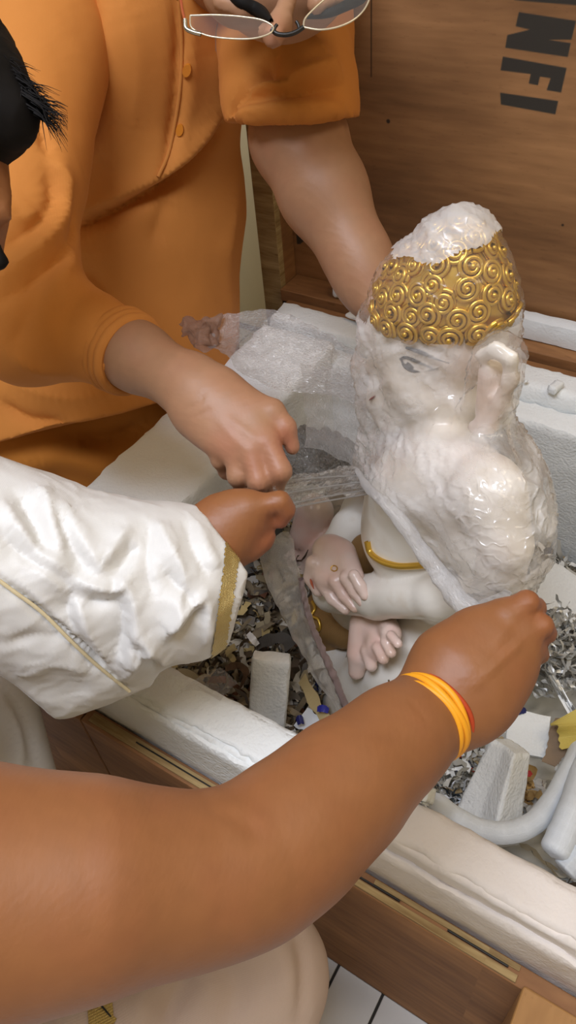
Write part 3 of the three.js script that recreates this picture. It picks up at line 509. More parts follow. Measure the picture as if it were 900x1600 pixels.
{
  const tan = [['#a89878', 3], ['#8a7a60', 3], ['#c9c0ae', 2.4], ['#5b4a36', 2.2], ['#b9a26c', 1.4], ['#4a4438', 1.6], ['#d8d4cc', 1.2], ['#6d6458', 1.5], ['#7a5038', 0.7], ['#2b2f66', 0.12]];
  const grey = [['#d9d7d0', 5], ['#b9b5aa', 4], ['#9d9788', 2], ['#f0efea', 4], ['#6a675f', 0.9], ['#2a2c38', 0.45], ['#a8926c', 0.9], ['#27307a', 0.12], ['#a03a2a', 0.06]];
  const m1 = mesh('shredded_paper', joined([mound(-0.56, -0.30, -0.92, -0.31, [0.23, 0.18, 0.13]), shreds(2600, on(-0.555, -0.31, -0.80, -0.315, 0.03), tan, [0.025, 0.08], [0.004, 0.018])]), M.paper);
  tag(m1, 'tan and brown shredded paper packed between the left foam wall and the idol', 'shredded paper', null, 'stuff');
  const m2 = mesh('shredded_paper', joined([mound(-0.22, 0.26, -0.93, -0.31, [0.62, 0.63, 0.61]), shreds(900, on(-0.19, 0.05, -0.93, -0.77, 0.03), [...grey, ['#8d8470', 5], ['#6e5a48', 2]], [0.02, 0.06], [0.004, 0.011]), shreds(1500, on(0.03, 0.265, -0.93, -0.315, 0.03), [...grey, ['#8d8470', 5], ['#6e5a48', 2]], [0.02, 0.06], [0.004, 0.011])]), M.paper);
  tag(m2, 'grey shredded paper along the back foam wall and round behind the idol', 'shredded paper', null, 'stuff');
  const spot = (cx, cy, w, hgt, h) => () => { const p = PY(cx + rr(-w, w), cy + rr(-hgt, hgt), 0.26); return [p.x, fillY(p.x, p.z) + rr(-0.005, h), p.z]; };
  const m3 = mesh('shredded_paper', shreds(420, spot(718, 1195, 55, 45, 0.03), grey, [0.02, 0.06], [0.003, 0.008]), M.paper);
  tag(m3, 'pale shredded paper heaped beside the white foam wedge', 'shredded paper', null, 'stuff');
  const m4 = mesh('foil_shreds', shreds(150, spot(745, 1258, 45, 16, 0.03), [['#c8ccd0', 3], ['#4a5258', 3], ['#e8ecf0', 2], ['#b08a50', 0.4]], [0.015, 0.04], [0.0015, 0.004], 1.3), std({ vertexColors: true, metalness: 0.55, roughness: 0.35, side: THREE.DoubleSide }));
  tag(m4, 'shiny dark and silver foil shreds at the foot of the white foam wedge', 'foil shreds', null, 'stuff');
  const m5 = mesh('shredded_paper', shreds(70, spot(815, 1218, 24, 22, 0.03), [['#c9a468', 4], ['#e8e4dc', 4], ['#a07a48', 2], ['#8a5a38', 0.5]], [0.015, 0.035], [0.008, 0.016], 0.5), M.paper);
  tag(m5, 'tan and white torn paper flakes below the square foam chip', 'paper flakes', null, 'stuff');
}
// single pieces of packing
function piece(name, label, cat, geo, mat, group) { const m = mesh(name, geo, mat); return tag(m, label, cat, group); }
function slab(name, label, cat, w, h, d, at, eul, mat, group, amp = 0.0025, cell = 0.006) {
  const m = piece(name, label, cat, sdfSlab([-w / 2, -h / 2, -d / 2], [w / 2, h / 2, d / 2], cell, amp, 60), mat, group); m.position.copy(at); m.rotation.set(...eul); return m;
}
slab('foam_block', 'upright foam offcut standing in the brown paper beside the front foam wall', 'foam block', 0.05, 0.105, 0.026, PY(421, 1078, 0.285), [-0.5, 0.45, 0.12], M.foam);
slab('foam_block', 'flat grey-white foam slab lying behind the silver tinsel', 'foam block', 0.16, 0.02, 0.11, PY(888, 955, 0.24), [0.1, -0.35, 0.05], M.foam);
slab('foam_block', 'square foam chip lying flat between the tinsel and the foam wedge', 'foam block', 0.048, 0.012, 0.05, PY(824, 1147, 0.325), [0.25, 0.28, -0.05], M.foam, null, 0.001, 0.004);
{ // wedge
  const g = sdfSlab([-0.035, -0.05, -0.026], [0.035, 0.05, 0.026], 0.0035, 0.003, 60), p = g.attributes.position;
  for (let i = 0; i < p.count; i++) { const y = p.getY(i), k = 1 - 0.42 * Math.max(0, (y + 0.05) / 0.1); p.setX(i, p.getX(i) * k); p.setZ(i, p.getZ(i) * k + 0.014 * Math.max(0, p.getX(i) / 0.03)); } g.computeVertexNormals();
  const m = piece('foam_wedge', 'white foam wedge with a beaded face standing in the shredded paper', 'foam wedge', g, M.foam); m.position.copy(PY(783, 1232, 0.32)); m.rotation.set(-0.75, -0.5, 0.1);
}
const rod = (label, pts, r) => piece('foam_rod', label, 'foam rod', tube(pts.map(([x, y, h]) => PY(x, y, h)), r, 60, 14, (u, v) => Math.sqrt(Math.max(0, 1 - Math.pow(Math.max(0, Math.abs(u - 0.5) - 0.44) / 0.06, 2))) * (1 + 0.05 * N3(u * 14, v * 3, 2))), M.foamRod, 'foam rods by the front wall');
rod('long white foam rod curling from the front wall round the foam wedge', [[668, 1243, 0.37], [700, 1270, 0.365], [740, 1293, 0.36], [785, 1302, 0.36], [830, 1288, 0.36], [866, 1248, 0.36], [893, 1200, 0.36], [915, 1150, 0.34]], 0.0115);
rod('short white foam rod standing beside the end of the front foam wall', [[862, 1340, 0.37], [876, 1310, 0.375], [893, 1270, 0.38], [910, 1215, 0.37], [925, 1170, 0.36]], 0.0145);
rod('white foam rod end lying lowest against the front foam wall', [[880, 1362, 0.36], [900, 1340, 0.365], [930, 1305, 0.37]], 0.013);
slab('foam_block', 'crumpled white foam bit beside the wrist and the long foam rod', 'foam block', 0.026, 0.022, 0.02, PY(655, 1238, 0.425), [0.4, 0.2, 0.3], M.foam, null, 0.004, 0.003);
// foam behind, on the lid ledges and the back wall
slab('foam_strip', 'white foam strip lying on the upper ledge of the stencilled panel', 'foam strip', 0.95, 0.038, 0.03, V(-0.11, 0.4445, -1.118), [0, 0, 0], M.foamRod, null, 0.002, 0.012);
slab('foam_strip', 'thin white foam strip under the ledge, just above the foam box rim', 'foam strip', 0.62, 0.028, 0.026, V(0.03, 0.380, -1.094), [0, 0, 0], M.foamRod, null, 0.002, 0.012);
slab('foam_block', 'rounded white foam bit on the ledge behind the reaching forearm', 'foam block', 0.05, 0.035, 0.034, V(-0.628, 0.444, -1.108), [0, 0.4, 0], M.foam, null, 0.004, 0.005);
slab('foam_block', 'thin foam sliver by the fingers behind the idol head', 'foam block', 0.05, 0.008, 0.022, V(-0.565, 0.436, -1.035), [0, -0.3, 0.1], M.foam, null, 0.002, 0.004);
for (const [x, z, w, label] of [[-0.20, -0.99, 0.026, 'larger foam crumb lying on the back wall of the foam box'], [-0.155, -0.975, 0.014, 'small round foam crumb on the back wall of the foam box'], [-0.245, -0.985, 0.009, 'tiny foam crumb nearest the idol on the back wall']]) slab('foam_crumb', label, 'foam crumb', w, w * 0.5, w * 0.6, V(x, 0.432, z), [0, x * 9, 0], M.foam, 'foam crumbs on the back wall', 0.002, 0.003);
// coloured scraps and strips that stand out
function ribbon(name, label, cat, pts, w, mat, nseg = 26) {             // points [x, y, height, roll]
  const c = new THREE.CatmullRomCurve3(pts.map(([x, y, h]) => PY(x, y, h))), pos = [], idx = [], uv = [], th = 0.0006;
  for (let i = 0; i <= nseg; i++) {
    const u = i / nseg, p = c.getPoint(u), t = c.getTangent(u), k = u * (pts.length - 1), a = Math.min(pts.length - 2, Math.floor(k)), ro = pts[a][3] + (pts[a + 1][3] - pts[a][3]) * (k - a);
    const s = V(0, 1, 0).cross(t).normalize().applyAxisAngle(t, ro).multiplyScalar(w / 2 * (0.8 + 0.4 * N3(u * 6, w * 90, 3) + 0.2)), n = t.clone().cross(s).normalize().multiplyScalar(th);
    for (const [e, f] of [[-1, 1], [1, 1], [1, -1], [-1, -1]]) pos.push(p.x + s.x * e + n.x * f, p.y + s.y * e + n.y * f, p.z + s.z * e + n.z * f), uv.push(u, e);
    if (i < nseg) for (let q = 0; q < 4; q++) { const A = 4 * i + q, B = 4 * i + (q + 1) % 4; idx.push(A, B, B + 4, A, B + 4, A + 4); }
  }
  const g = new THREE.BufferGeometry(); g.setAttribute('position', new THREE.Float32BufferAttribute(pos, 3)); g.setAttribute('uv', new THREE.Float32BufferAttribute(uv, 2)); g.setIndex(idx); const h = g.toNonIndexed(); h.computeVertexNormals();
  return piece(name, label, cat, h, mat);
}
ribbon('paper_strip', 'torn tan paper strip hanging beside the knee of the idol', 'paper strip', [[472, 1060, 0.27, 0.8], [485, 1085, 0.28, 0.6], [500, 1112, 0.285, 0.9], [522, 1140, 0.28, 0.5], [535, 1152, 0.26, 0.8]], 0.017, flat(0xc0ac7c));
ribbon('paper_strip', 'dark brown twisted paper strip lying near the gold sleeve hem', 'paper strip', [[352, 1045, 0.24, 0.3], [372, 1040, 0.25, 1.2], [384, 1050, 0.25, 0.4], [374, 1078, 0.24, 1.1]], 0.010, flat(0x5e4630));
ribbon('paper_strip', 'dark grey paper scrap lying above the upright foam offcut', 'paper strip', [[398, 1010, 0.24, 0.4], [420, 1000, 0.25, 0.9], [444, 998, 0.25, 0.5], [455, 1012, 0.24, 0.2]], 0.017, flat(0x4a453f));
ribbon('paper_strip', 'white paper strip lying over the dark grey scrap', 'paper strip', [[388, 990, 0.25, 0.4], [396, 1000, 0.26, 0.2], [402, 1008, 0.25, 0.5]], 0.009, flat(0xe6e4e0));
ribbon('paper_scrap', 'blue paper scrap above the white scrap by the knee of the idol', 'paper scrap', [[496, 1108, 0.295, 0.3], [505, 1107, 0.30, 0.6], [513, 1111, 0.295, 0.2]], 0.008, flat(0x23268c, { roughness: 0.4 }));
ribbon('paper_scrap', 'dark blue paper scrap beside the upright foam offcut', 'paper scrap', [[464, 1128, 0.285, 0.2], [469, 1124, 0.29, 0.5], [474, 1126, 0.285, 0.1]], 0.010, flat(0x1e2264, { roughness: 0.4 }));
ribbon('paper_scrap', 'white curled card scrap between the tan strip and the front wall', 'paper scrap', [[470, 1120, 0.27, 0.2], [488, 1132, 0.275, 0.3], [500, 1146, 0.27, 0.1]], 0.026, flat(0xd6dadf));
ribbon('paper_scrap', 'brown card piece standing beside the yellow scrap', 'paper scrap', [[878, 1122, 0.35, 1.0], [872, 1145, 0.345, 0.6], [872, 1170, 0.34, 0.3], [862, 1196, 0.335, 0.2]], 0.022, flat(0x8a745c));
ribbon('paper_scrap', 'crumpled yellow paper scrap by the end of the tinsel', 'paper scrap', [[880, 1120, 0.36, 0.3], [892, 1134, 0.365, -0.4], [895, 1150, 0.36, 0.4], [900, 1166, 0.355, 0.0]], 0.032, flat(0xc0ac56));
ribbon('paper_scrap', 'red paper scrap below the square foam chip', 'paper scrap', [[818, 1206, 0.335, 0.2], [824, 1209, 0.337, 0.5], [830, 1207, 0.335, 0.1]], 0.006, flat(0xa02a2a));
ribbon('paper_scrap', 'small dark blue scrap above the square foam chip', 'paper scrap', [[806, 1114, 0.335, 0.4], [814, 1110, 0.34, 0.9], [822, 1110, 0.335, 0.2]], 0.007, flat(0x20245e));
ribbon('paper_scrap', 'black scrap beside the square foam chip', 'paper scrap', [[786, 1112, 0.33, 0.4], [792, 1122, 0.335, 0.7], [797, 1132, 0.33, 0.2]], 0.006, flat(0x1c1e28));
ribbon('paper_scrap', 'navy scrap against the back foam wall beside the film wrap', 'paper scrap', [[818, 858, 0.18, 0.4], [824, 852, 0.185, 1.2], [830, 846, 0.19, 0.2]], 0.010, flat(0x23264e));
ribbon('paper_scrap', 'orange-red scrap above the flat foam slab', 'paper scrap', [[868, 890, 0.20, 0.4], [873, 887, 0.205, 0.9], [877, 889, 0.20, 0.2]], 0.009, flat(0xb84a2a));
ribbon('paper_scrap', 'navy and red scrap in the grey paper by the back wall', 'paper scrap', [[850, 862, 0.19, 0.4], [857, 860, 0.195, 0.7], [865, 862, 0.19, 0.2]], 0.010, flat(0x1f2240));
ribbon('foil_scrap', 'shiny crumpled foil scrap below the brown card', 'foil scrap', [[872, 1208, 0.34, 0.4], [880, 1198, 0.345, -0.6], [887, 1190, 0.34, 0.5]], 0.012, M.silver);
{ // tinsel bundle
  const c = PY(868, 1018, 0.33), gs = []; const pos = [], idx = [];
  for (let i = 0; i < 340; i++) { const a = rr(0, 6.28), b = rr(-0.4, 1.4), R = 0.046 * Math.cbrt(rnd()), s = shredStrip(rr(0.02, 0.05), rr(0.002, 0.006), 1.3, 1.0), at = pos.length / 3, o = V(Math.cos(a) * Math.cos(b) * R, Math.sin(b) * R * 0.7, Math.sin(a) * Math.cos(b) * R * 1.25).add(c); for (let q = 0; q < s.pos.length; q += 3) pos.push(s.pos[q] + o.x, s.pos[q + 1] + o.y, s.pos[q + 2] + o.z); s.idx.forEach(v => idx.push(v + at)); }
  const tail = [[862, 1055], [872, 1075], [884, 1096], [902, 1122]].map(([x, y], i) => PY(x, y, 0.35 - i * 0.006)), tc = new THREE.CatmullRomCurve3(tail);
  for (let i = 0; i < 60; i++) { const o = tc.getPoint(rnd()), d = tc.getTangent(0.5), at = pos.length / 3, w = rr(0.001, 0.003), s = V(rr(-1, 1), rr(-1, 1), rr(-1, 1)).normalize().multiplyScalar(w), L = rr(0.01, 0.025), j = V(rr(-1, 1), rr(-1, 1), rr(-1, 1)).multiplyScalar(0.003); for (const [e, f] of [[-1, -1], [1, -1], [1, 1], [-1, 1]]) pos.push(o.x + j.x + s.x * e + d.x * L * f / 2, o.y + j.y + s.y * e + d.y * L * f / 2, o.z + j.z + s.z * e + d.z * L * f / 2); idx.push(at, at + 1, at + 2, at, at + 2, at + 3); }
  const g = new THREE.BufferGeometry(); g.setAttribute('position', new THREE.Float32BufferAttribute(pos, 3)); g.setIndex(idx); g.computeVertexNormals();
  const t = thing('tinsel_bundle', 'crumpled bundle of silver grey tinsel beyond the fist', 'tinsel');
  mesh('tinsel', g, M.silver, t).userData.kind = 'stuff';
  const core = new THREE.IcosahedronGeometry(0.034, 5); core.scale(1, 0.7, 1.2); core.computeVertexNormals(); displace(core, (x, y, z) => 0.012 * fbm(x * 60, y * 60, z * 60, 3)); core.translate(c.x, c.y, c.z);
  mesh('core', core, std({ color: 0x77756f, metalness: 0.5, roughness: 0.5 }), t);
}
// film sheets between the hands and the idol
const wob = (f, a) => (u, v, p) => V(a * N3(p.x * f, p.y * f, p.z * f + 3), a * N3(p.x * f + 9, p.y * f, p.z * f), a * N3(p.x * f, p.y * f + 5, p.z * f));
{
  const t = thing('film_sheet', 'large crinkled clear film sheet stretched from the orange kurta to the idol neck', 'plastic film');
  const top = [[284, 508, 1.03], [310, 498, 1.03], [360, 492, 1.02], [430, 488, 1.0], [500, 512, 0.97], [545, 545, 0.93], [585, 570, 0.90]].map(a => P(...a)), bot = [[288, 520, 1.02], [330, 548, 1.0], [385, 590, 0.97], [418, 612, 0.95], [470, 612, 0.93], [530, 622, 0.90], [585, 650, 0.87]].map(a => P(...a));
  const f = sheet(top, bot, 150, 60, (u, v, p) => wob(18, 0.008)(u, v, p).add(wob(70, 0.0035)(u, v, p)));
  mesh('film', f, M.filmClear, t);
  const k0 = [[283, 506, 1.02], [305, 498, 1.02], [335, 496, 1.015], [352, 498, 1.01]].map(a => P(...a)), k1 = [[287, 522, 1.01], [305, 538, 1.0], [325, 548, 1.0], [345, 525, 1.0]].map(a => P(...a));
  mesh('bunched_corner', sheet(k0, k1, 60, 30, (u, v, p) => wob(60, 0.010)(u, v, p).add(wob(150, 0.004)(u, v, p))), std({ color: 0xb8937a, roughness: 0.2, transmission: 0.55, thickness: 0, side: THREE.DoubleSide, bumpMap: crinkle, bumpScale: 0.001 }), t, 'brownish bunched corner of the film');
  const l0 = [[470, 560, 0.95], [520, 575, 0.93], [575, 600, 0.90]].map(a => P(...a)), l1 = [[478, 700, 0.97], [520, 720, 0.94], [565, 735, 0.90]].map(a => P(...a));
  mesh('hanging_film', sheet(l0, l1, 60, 60, (u, v, p) => wob(16, 0.008)(u, v, p).add(wob(60, 0.003)(u, v, p))), M.filmClear, t, 'film hanging before the idol');
}
{
  const t = thing('film_strand', 'gathered clear film strand pulled tight from two hands to the idol neck', 'plastic film');
  const top = [[425, 745, 0.71], [455, 742, 0.735], [500, 735, 0.78], [545, 728, 0.83], [575, 735, 0.86]].map(a => P(...a)), bot = [[432, 800, 0.71], [460, 795, 0.735], [500, 783, 0.78], [540, 772, 0.83], [580, 772, 0.86]].map(a => P(...a));
  mesh('film', sheet(top, bot, 90, 60, (u, v, p) => V(0, 0.006 * N3(u * 3, v * 16, 1), 0.010 * N3(u * 3, v * 14, 4)).add(wob(70, 0.002)(u, v, p))), M.filmy, t);
  for (const [y0, y1] of [[752, 742], [772, 752], [790, 765], [797, 772]]) mesh('crease', tube([P(440, y0, 0.705), P(500, (y0 * 0.55 + y1 * 0.45) - 1, 0.775), P(575, y1, 0.853)], 0.0009, 30, 6), M.filmDense, t, 'tight crease in the film');
}
{
  const t = thing('film_strip', 'long hazy film strip hanging from the hands down past the idol knee', 'plastic film');
  const a = [[398, 848, 0.725], [416, 905, 0.765], [452, 985, 0.82], [496, 1065, 0.87], [540, 1140, 0.90]].map(q => P(...q)), b = [[452, 830, 0.725], [466, 890, 0.765], [482, 965, 0.815], [520, 1060, 0.865], [553, 1132, 0.895]].map(q => P(...q));
  mesh('film', sheet(a, b, 90, 30, (u, v, p) => V(0.004 * N3(u * 4, v * 2, 1), 0.003 * N3(u * 5, v * 3, 2), 0.005 * N3(u * 5, v * 3, 4)).add(wob(60, 0.002)(u, v, p))), M.filmHazy = std({ color: 0xf2eee8, roughness: 0.3, transmission: 0.74, thickness: 0, side: THREE.DoubleSide, bumpMap: crinkle, bumpScale: 0.0006 }), t);
  mesh('folded_edge', tube([[470, 905, 0.77], [484, 968, 0.812], [503, 1015, 0.84], [524, 1063, 0.862], [551, 1132, 0.893]].map(q => P(...q)), 0.0042, 60, 8, (u, v) => 0.7 + 0.5 * u + 0.5 * N3(u * 30, v * 3, 1)), std({ color: 0x9a8684, roughness: 0.35, transmission: 0.35, thickness: 0 }), t, 'purplish grey folded edge of the film');
}
{ // crumpled film by the corner
  const g = new THREE.IcosahedronGeometry(0.05, 24); g.scale(1.25, 0.5, 0.9); g.computeVertexNormals(); displace(g, (x, y, z) => 0.022 * fbm(x * 40, y * 40, z * 40, 4) + 0.007 * Math.abs(N3(x * 120, y * 120, z * 120)));
  const c = P(495, 715, 1.06); g.translate(c.x, c.y, c.z); const t = thing('crumpled_film', 'crumpled grey plastic film lying in the far corner of the foam box', 'plastic film'); mesh('film', g, std({ color: 0x9d9890, roughness: 0.3, transmission: 0.35, thickness: 0, side: THREE.DoubleSide, bumpMap: crinkle, bumpScale: 0.002 }), t);
}
{ // clear tape on the front wall
  const c0 = [[318, 1062], [345, 1050], [372, 1072]].map(([x, y]) => PY(x, y, 0.436)), c1 = [[280, 1085], [315, 1085], [345, 1100]].map(([x, y]) => PY(x, y, 0.437));
  piece('packing_tape', 'clear wrinkled packing tape stuck over the front foam wall', 'tape', sheet(c0, c1, 40, 24, (u, v, p) => V(0, 0.006 + 0.006 * Math.abs(N3(u * 9, v * 2, 3)), 0)), M.filmTaut);
}
// ---------------------------------------------------------------- people
const skinA = new THREE.Color(0xa2785a), skinAred = new THREE.Color(0xa8644c), skinB = new THREE.Color(0x8f5c36), skinBred = new THREE.Color(0x945238);
const skinPaint = (base, red, spots) => (x, y, z, c) => { c.copy(base); let w = 0; for (const [p, r, k] of spots) { const d = p.distanceTo(new THREE.Vector3(x, y, z)); w = Math.max(w, k * Math.max(0, 1 - d / r)); } c.lerp(red, Math.min(1, w + 0.28 * Math.max(0, fbm(x * 30, y * 30, z * 30, 3) + 0.1))); c.multiplyScalar(1 + 0.12 * fbm(x * 90, y * 90, z * 90, 2)); };
const viewN = (x, y) => { const r = ray(x, y); return V(...r).normalize(); };
const fing = (pts, o) => chain(pts.map(([x, y, d, r]) => J(x, y, d, r)), o);
// --- the man in the orange kurta
{
  const t = thing('person', 'person in an orange kurta bending over the crate, bare forearms reaching to the film', 'person');
  const nv = viewN(330, 620);
  // right forearm and hand, pulling the film
  const armR = chain([J(30, 450, 0.88, 62), J(110, 500, 0.85, 54), J(215, 558, 0.80, 50), J(300, 605, 0.755, 47)], {});
  const palmR = [cap(J(300, 605, 0.755, 46), J(345, 648, 0.74, 50), { n: nv, s: 0.74 }), cap(J(332, 630, 0.745, 46), J(414, 688, 0.715, 26), { n: nv, s: 0.74 }), cap(J(330, 640, 0.745, 46), J(392, 702, 0.715, 25), { n: nv, s: 0.74 }), cap(J(325, 640, 0.745, 44), J(365, 698, 0.72, 24), { n: nv, s: 0.74 }), cap(J(322, 630, 0.745, 42), J(344, 682, 0.725, 22), { n: nv, s: 0.74 }), cap(J(345, 630, 0.742, 40), J(400, 645, 0.73, 28))];
  const fR = [
    fing([[418, 694, 0.712, 20], [438, 736, 0.708, 17.5], [428, 762, 0.725, 15], [416, 770, 0.745, 13]]),
    fing([[392, 706, 0.712, 20], [404, 752, 0.710, 17], [402, 772, 0.728, 15], [408, 774, 0.748, 13]]),
    fing([[366, 700, 0.718, 18.5], [371, 744, 0.720, 15.5], [380, 762, 0.738, 14], [392, 768, 0.756, 12.5]]),
    fing([[343, 682, 0.724, 17], [344, 718, 0.732, 14], [354, 736, 0.75, 12.5], [368, 744, 0.768, 11.5]]),
    fing([[385, 638, 0.732, 30], [424, 644, 0.724, 21], [446, 668, 0.722, 16.5], [457, 699, 0.728, 12]])];
  // left forearm and hand behind the idol head
  const armL = chain([J(450, 130, 0.95, 62), J(466, 215, 0.90, 72), J(505, 300, 0.89, 66), J(560, 405, 0.885, 50)]);
  const palmL = [cap(J(560, 405, 0.885, 48), J(580, 450, 0.885, 44)), cap(J(572, 440, 0.885, 40), J(600, 475, 0.885, 36))];
  const fL = [[590, 490, 622, 500], [598, 478, 640, 480], [585, 498, 605, 520], [604, 465, 650, 455]].map(([a, b, c, d]) => fing([[a, b, 0.885, 17], [c, d, 0.88, 15], [c + 22, d - 6, 0.87, 13]]));
  fL.push(fing([[575, 455, 0.88, 20], [585, 480, 0.865, 16], [592, 500, 0.86, 13]]));
  const arms = sdfMesh([{ k: 0.02, caps: [...armR, ...palmR] }, ...fR.map(c => ({ k: 0.005, caps: c }))], 0.0032, { k: 0.0045, pad: 0.012 });
  const armsL = sdfMesh([{ k: 0.02, caps: [...armL, ...palmL] }, ...fL.map(c => ({ k: 0.006, caps: c }))], 0.0045, { k: 0.008, pad: 0.012 });
  folds(arms, [[[[290, 640], [306, 632], [322, 612]], -0.0012, 0.002], [[[306, 652], [328, 640]], -0.001, 0.0015], [[[350, 650], [405, 690]], 0.0012, 0.005], [[[340, 655], [380, 700]], 0.0012, 0.005]]);
  // head, seen from above with the chin tucked in
  const hd = (x, y, d, r) => J(x, y, d, r);
  const headG = sdfMesh([{ k: 0.03, caps: [cap(hd(438, -118, 0.70, 138), hd(438, -96, 0.70, 134)), cap(hd(436, -52, 0.70, 88), hd(436, -44, 0.73, 72)), cap(hd(368, -20, 0.665, 54), hd(498, -34, 0.665, 54))] },
    { k: 0.012, caps: [cap(hd(450, 0, 0.635, 14), hd(427, 58, 0.616, 17)), cap(hd(414, 50, 0.63, 12), hd(441, 46, 0.63, 12))] }, { k: 0.006, caps: [cap(hd(346, 2, 0.642, 15), hd(384, 14, 0.634, 15)), cap(hd(494, 6, 0.638, 15), hd(530, -6, 0.645, 15))] }, { k: 0.004, caps: [cap(hd(408, 22, 0.680, 9), hd(452, 18, 0.680, 9)), cap(hd(412, 26, 0.695, 9), hd(448, 22, 0.695, 9))] }, { k: 0.01, caps: [cap(hd(300, -90, 0.74, 22), hd(306, -40, 0.75, 16)), cap(hd(575, -95, 0.74, 22), hd(570, -45, 0.75, 16))] },
    { k: 0.03, caps: [cap(hd(420, -90, 0.80, 95), hd(340, -100, 0.92, 110))] }], 0.0045, { k: 0.010, pad: 0.014 });
  const trunk = sdfMesh([{ k: 0.05, caps: [cap(J(270, -70, 0.97, 130), J(215, 250, 1.2, 130)), cap(J(215, 250, 1.2, 130), J(200, 560, 1.42, 120)), cap(J(60, 40, 0.97, 70), J(470, 10, 0.99, 70)), cap(J(40, 60, 0.93, 62), J(25, 440, 0.90, 56)), cap(J(450, 10, 0.98, 66), J(425, 120, 0.95, 70)), cap(J(160, 560, 1.45, 85), J(60, 900, 1.75, 60)), cap(J(240, 560, 1.45, 85), J(150, 900, 1.75, 60))] }], 0.014, { pad: 0.03 });
  const spots = [[P(425, 690, 0.69), 0.03, 0.5], [P(400, 720, 0.69), 0.035, 0.5], [P(450, 690, 0.71), 0.03, 0.7], [P(350, 700, 0.70), 0.03, 0.5], [P(430, 60, 0.60), 0.04, 0.5], [P(251, 573, 0.75), 0.006, 1.3]];
  mesh('body', mergeGeometries([arms, armsL, headG, trunk].map(g => paint(g, skinPaint(skinA, skinAred, spots)))), M.skinFair, t);
  const hp = picker(headG);
  for (const pts of [[[352, -14], [375, 2], [400, 14], [424, 32]], [[575, -12], [545, 6], [515, 20], [480, 26]]]) mesh('eyebrow', tube(pts.map(([x, y]) => hp(x, y, 8)), 0.0045, 24, 8, u => 0.4 + 0.8 * Math.sin(Math.PI * u)), M.hair, t, 'dark eyebrow');
  const cap2 = sdfMesh([{ k: 0.02, caps: [cap(hd(438, -190, 0.74, 138), hd(438, -170, 0.76, 138))] }], 0.006); mesh('hair', cap2, M.hair, t);
  // kurta: trunk, two sleeves with rolled cuffs
  const hemA = P(-40, 700, 1.2), hemB = P(130, 662, 1.2), hemC = P(280, 620, 1.25), hemCut = planeThrough(hemA, hemC, V(...EYE), P(200, 400, 1.2));
  const body = sdfMesh([{ k: 0.05, caps: [cap(J(255, -80, 0.97, 165), J(222, 110, 1.08, 150)), cap(J(150, 30, 1.0, 165), J(130, 110, 1.05, 150)), cap(J(222, 110, 1.08, 148), J(212, 300, 1.22, 162)), cap(J(212, 330, 1.24, 163), J(195, 700, 1.42, 178)), cap(J(130, 400, 1.26, 150), J(60, 720, 1.42, 150)), cap(J(400, 20, 1.0, 92), J(310, 40, 1.04, 100))] }], 0.005, { pad: 0.05, cut: (x, y, z) => hemCut(x, y, z) });
  displace(body, (x, y, z) => 0.004 * fbm(x * 9, y * 7, z * 9, 3));
  folds(body, [
    [[[139, -20], [141, 60], [145, 150], [140, 205], [125, 236], [98, 252]], -0.0432, 0.011], [[[95, -20], [108, 60], [115, 140], [108, 200], [85, 235]], 0.0324, 0.035], [[[30, 0], [60, 80], [85, 150]], -0.0081, 0.012],
    [[[275, 0], [280, 60], [277, 130], [268, 195], [258, 240], [243, 274]], -0.0135, 0.006], [[[296, 0], [300, 80], [293, 170], [270, 240], [240, 292]], 0.0068, 0.02],
    [[[115, 357], [170, 335], [225, 308], [262, 288], [305, 250], [352, 198]], -0.0405, 0.011], [[[120, 335], [175, 312], [235, 280], [290, 235], [345, 180]], 0.0270, 0.030],
    [[[160, 240], [158, 280], [150, 330]], -0.0108, 0.016], [[[262, 310], [250, 345], [238, 380]], -0.0108, 0.02], [[[120, 420], [150, 440], [175, 480]], -0.0108, 0.014], [[[0, 630], [40, 655], [100, 660]], -0.0162, 0.014], [[[20, 600], [120, 620], [230, 590]], 0.0135, 0.03], [[[372, 300], [360, 400], [368, 490]], 0.0081, 0.03], [[[200, 0], [215, 100], [205, 200]], 0.0054, 0.04]], 0.003);
  const kurta = mesh('kurta', body, M.orange, t);
  const bp = picker(body);
  for (const [x, y] of [[292, 110], [281, 203]]) { const b = mesh('button', new THREE.CylinderGeometry(0.0066, 0.0072, 0.004, 24), M.button, kurta); const p = bp(x, y, 6); b.position.copy(p); b.quaternion.setFromUnitVectors(V(0, 1, 0), p.n); b.scale.set(0.75, 1, 1.15); }
  mesh('placket', tube([[279, 0], [284, 70], [281, 140], [272, 200], [262, 243], [247, 276]].map(([x, y]) => bp(x, y, 6)), 0.0028, 50, 6), M.orange, kurta, 'stitched edge of the button placket');
  // sleeves
  const sR = sdfMesh([{ k: 0.03, caps: chain([J(60, 60, 0.92, 118), J(18, 250, 0.88, 110), J(10, 420, 0.86, 105), J(50, 500, 0.84, 96), J(140, 525, 0.825, 62), J(190, 548, 0.812, 50), J(230, 568, 0.80, 48)]) }], 0.0052, { pad: 0.04, cut: (() => { const a = P(236, 500, 0.80), b = P(150, 598, 0.80), f = planeThrough(a, b, V(...EYE), P(50, 480, 0.84)); return (x, y, z) => f(x, y, z); })() });
  displace(sR, (x, y, z) => 0.003 * fbm(x * 14, y * 14, z * 14, 3));
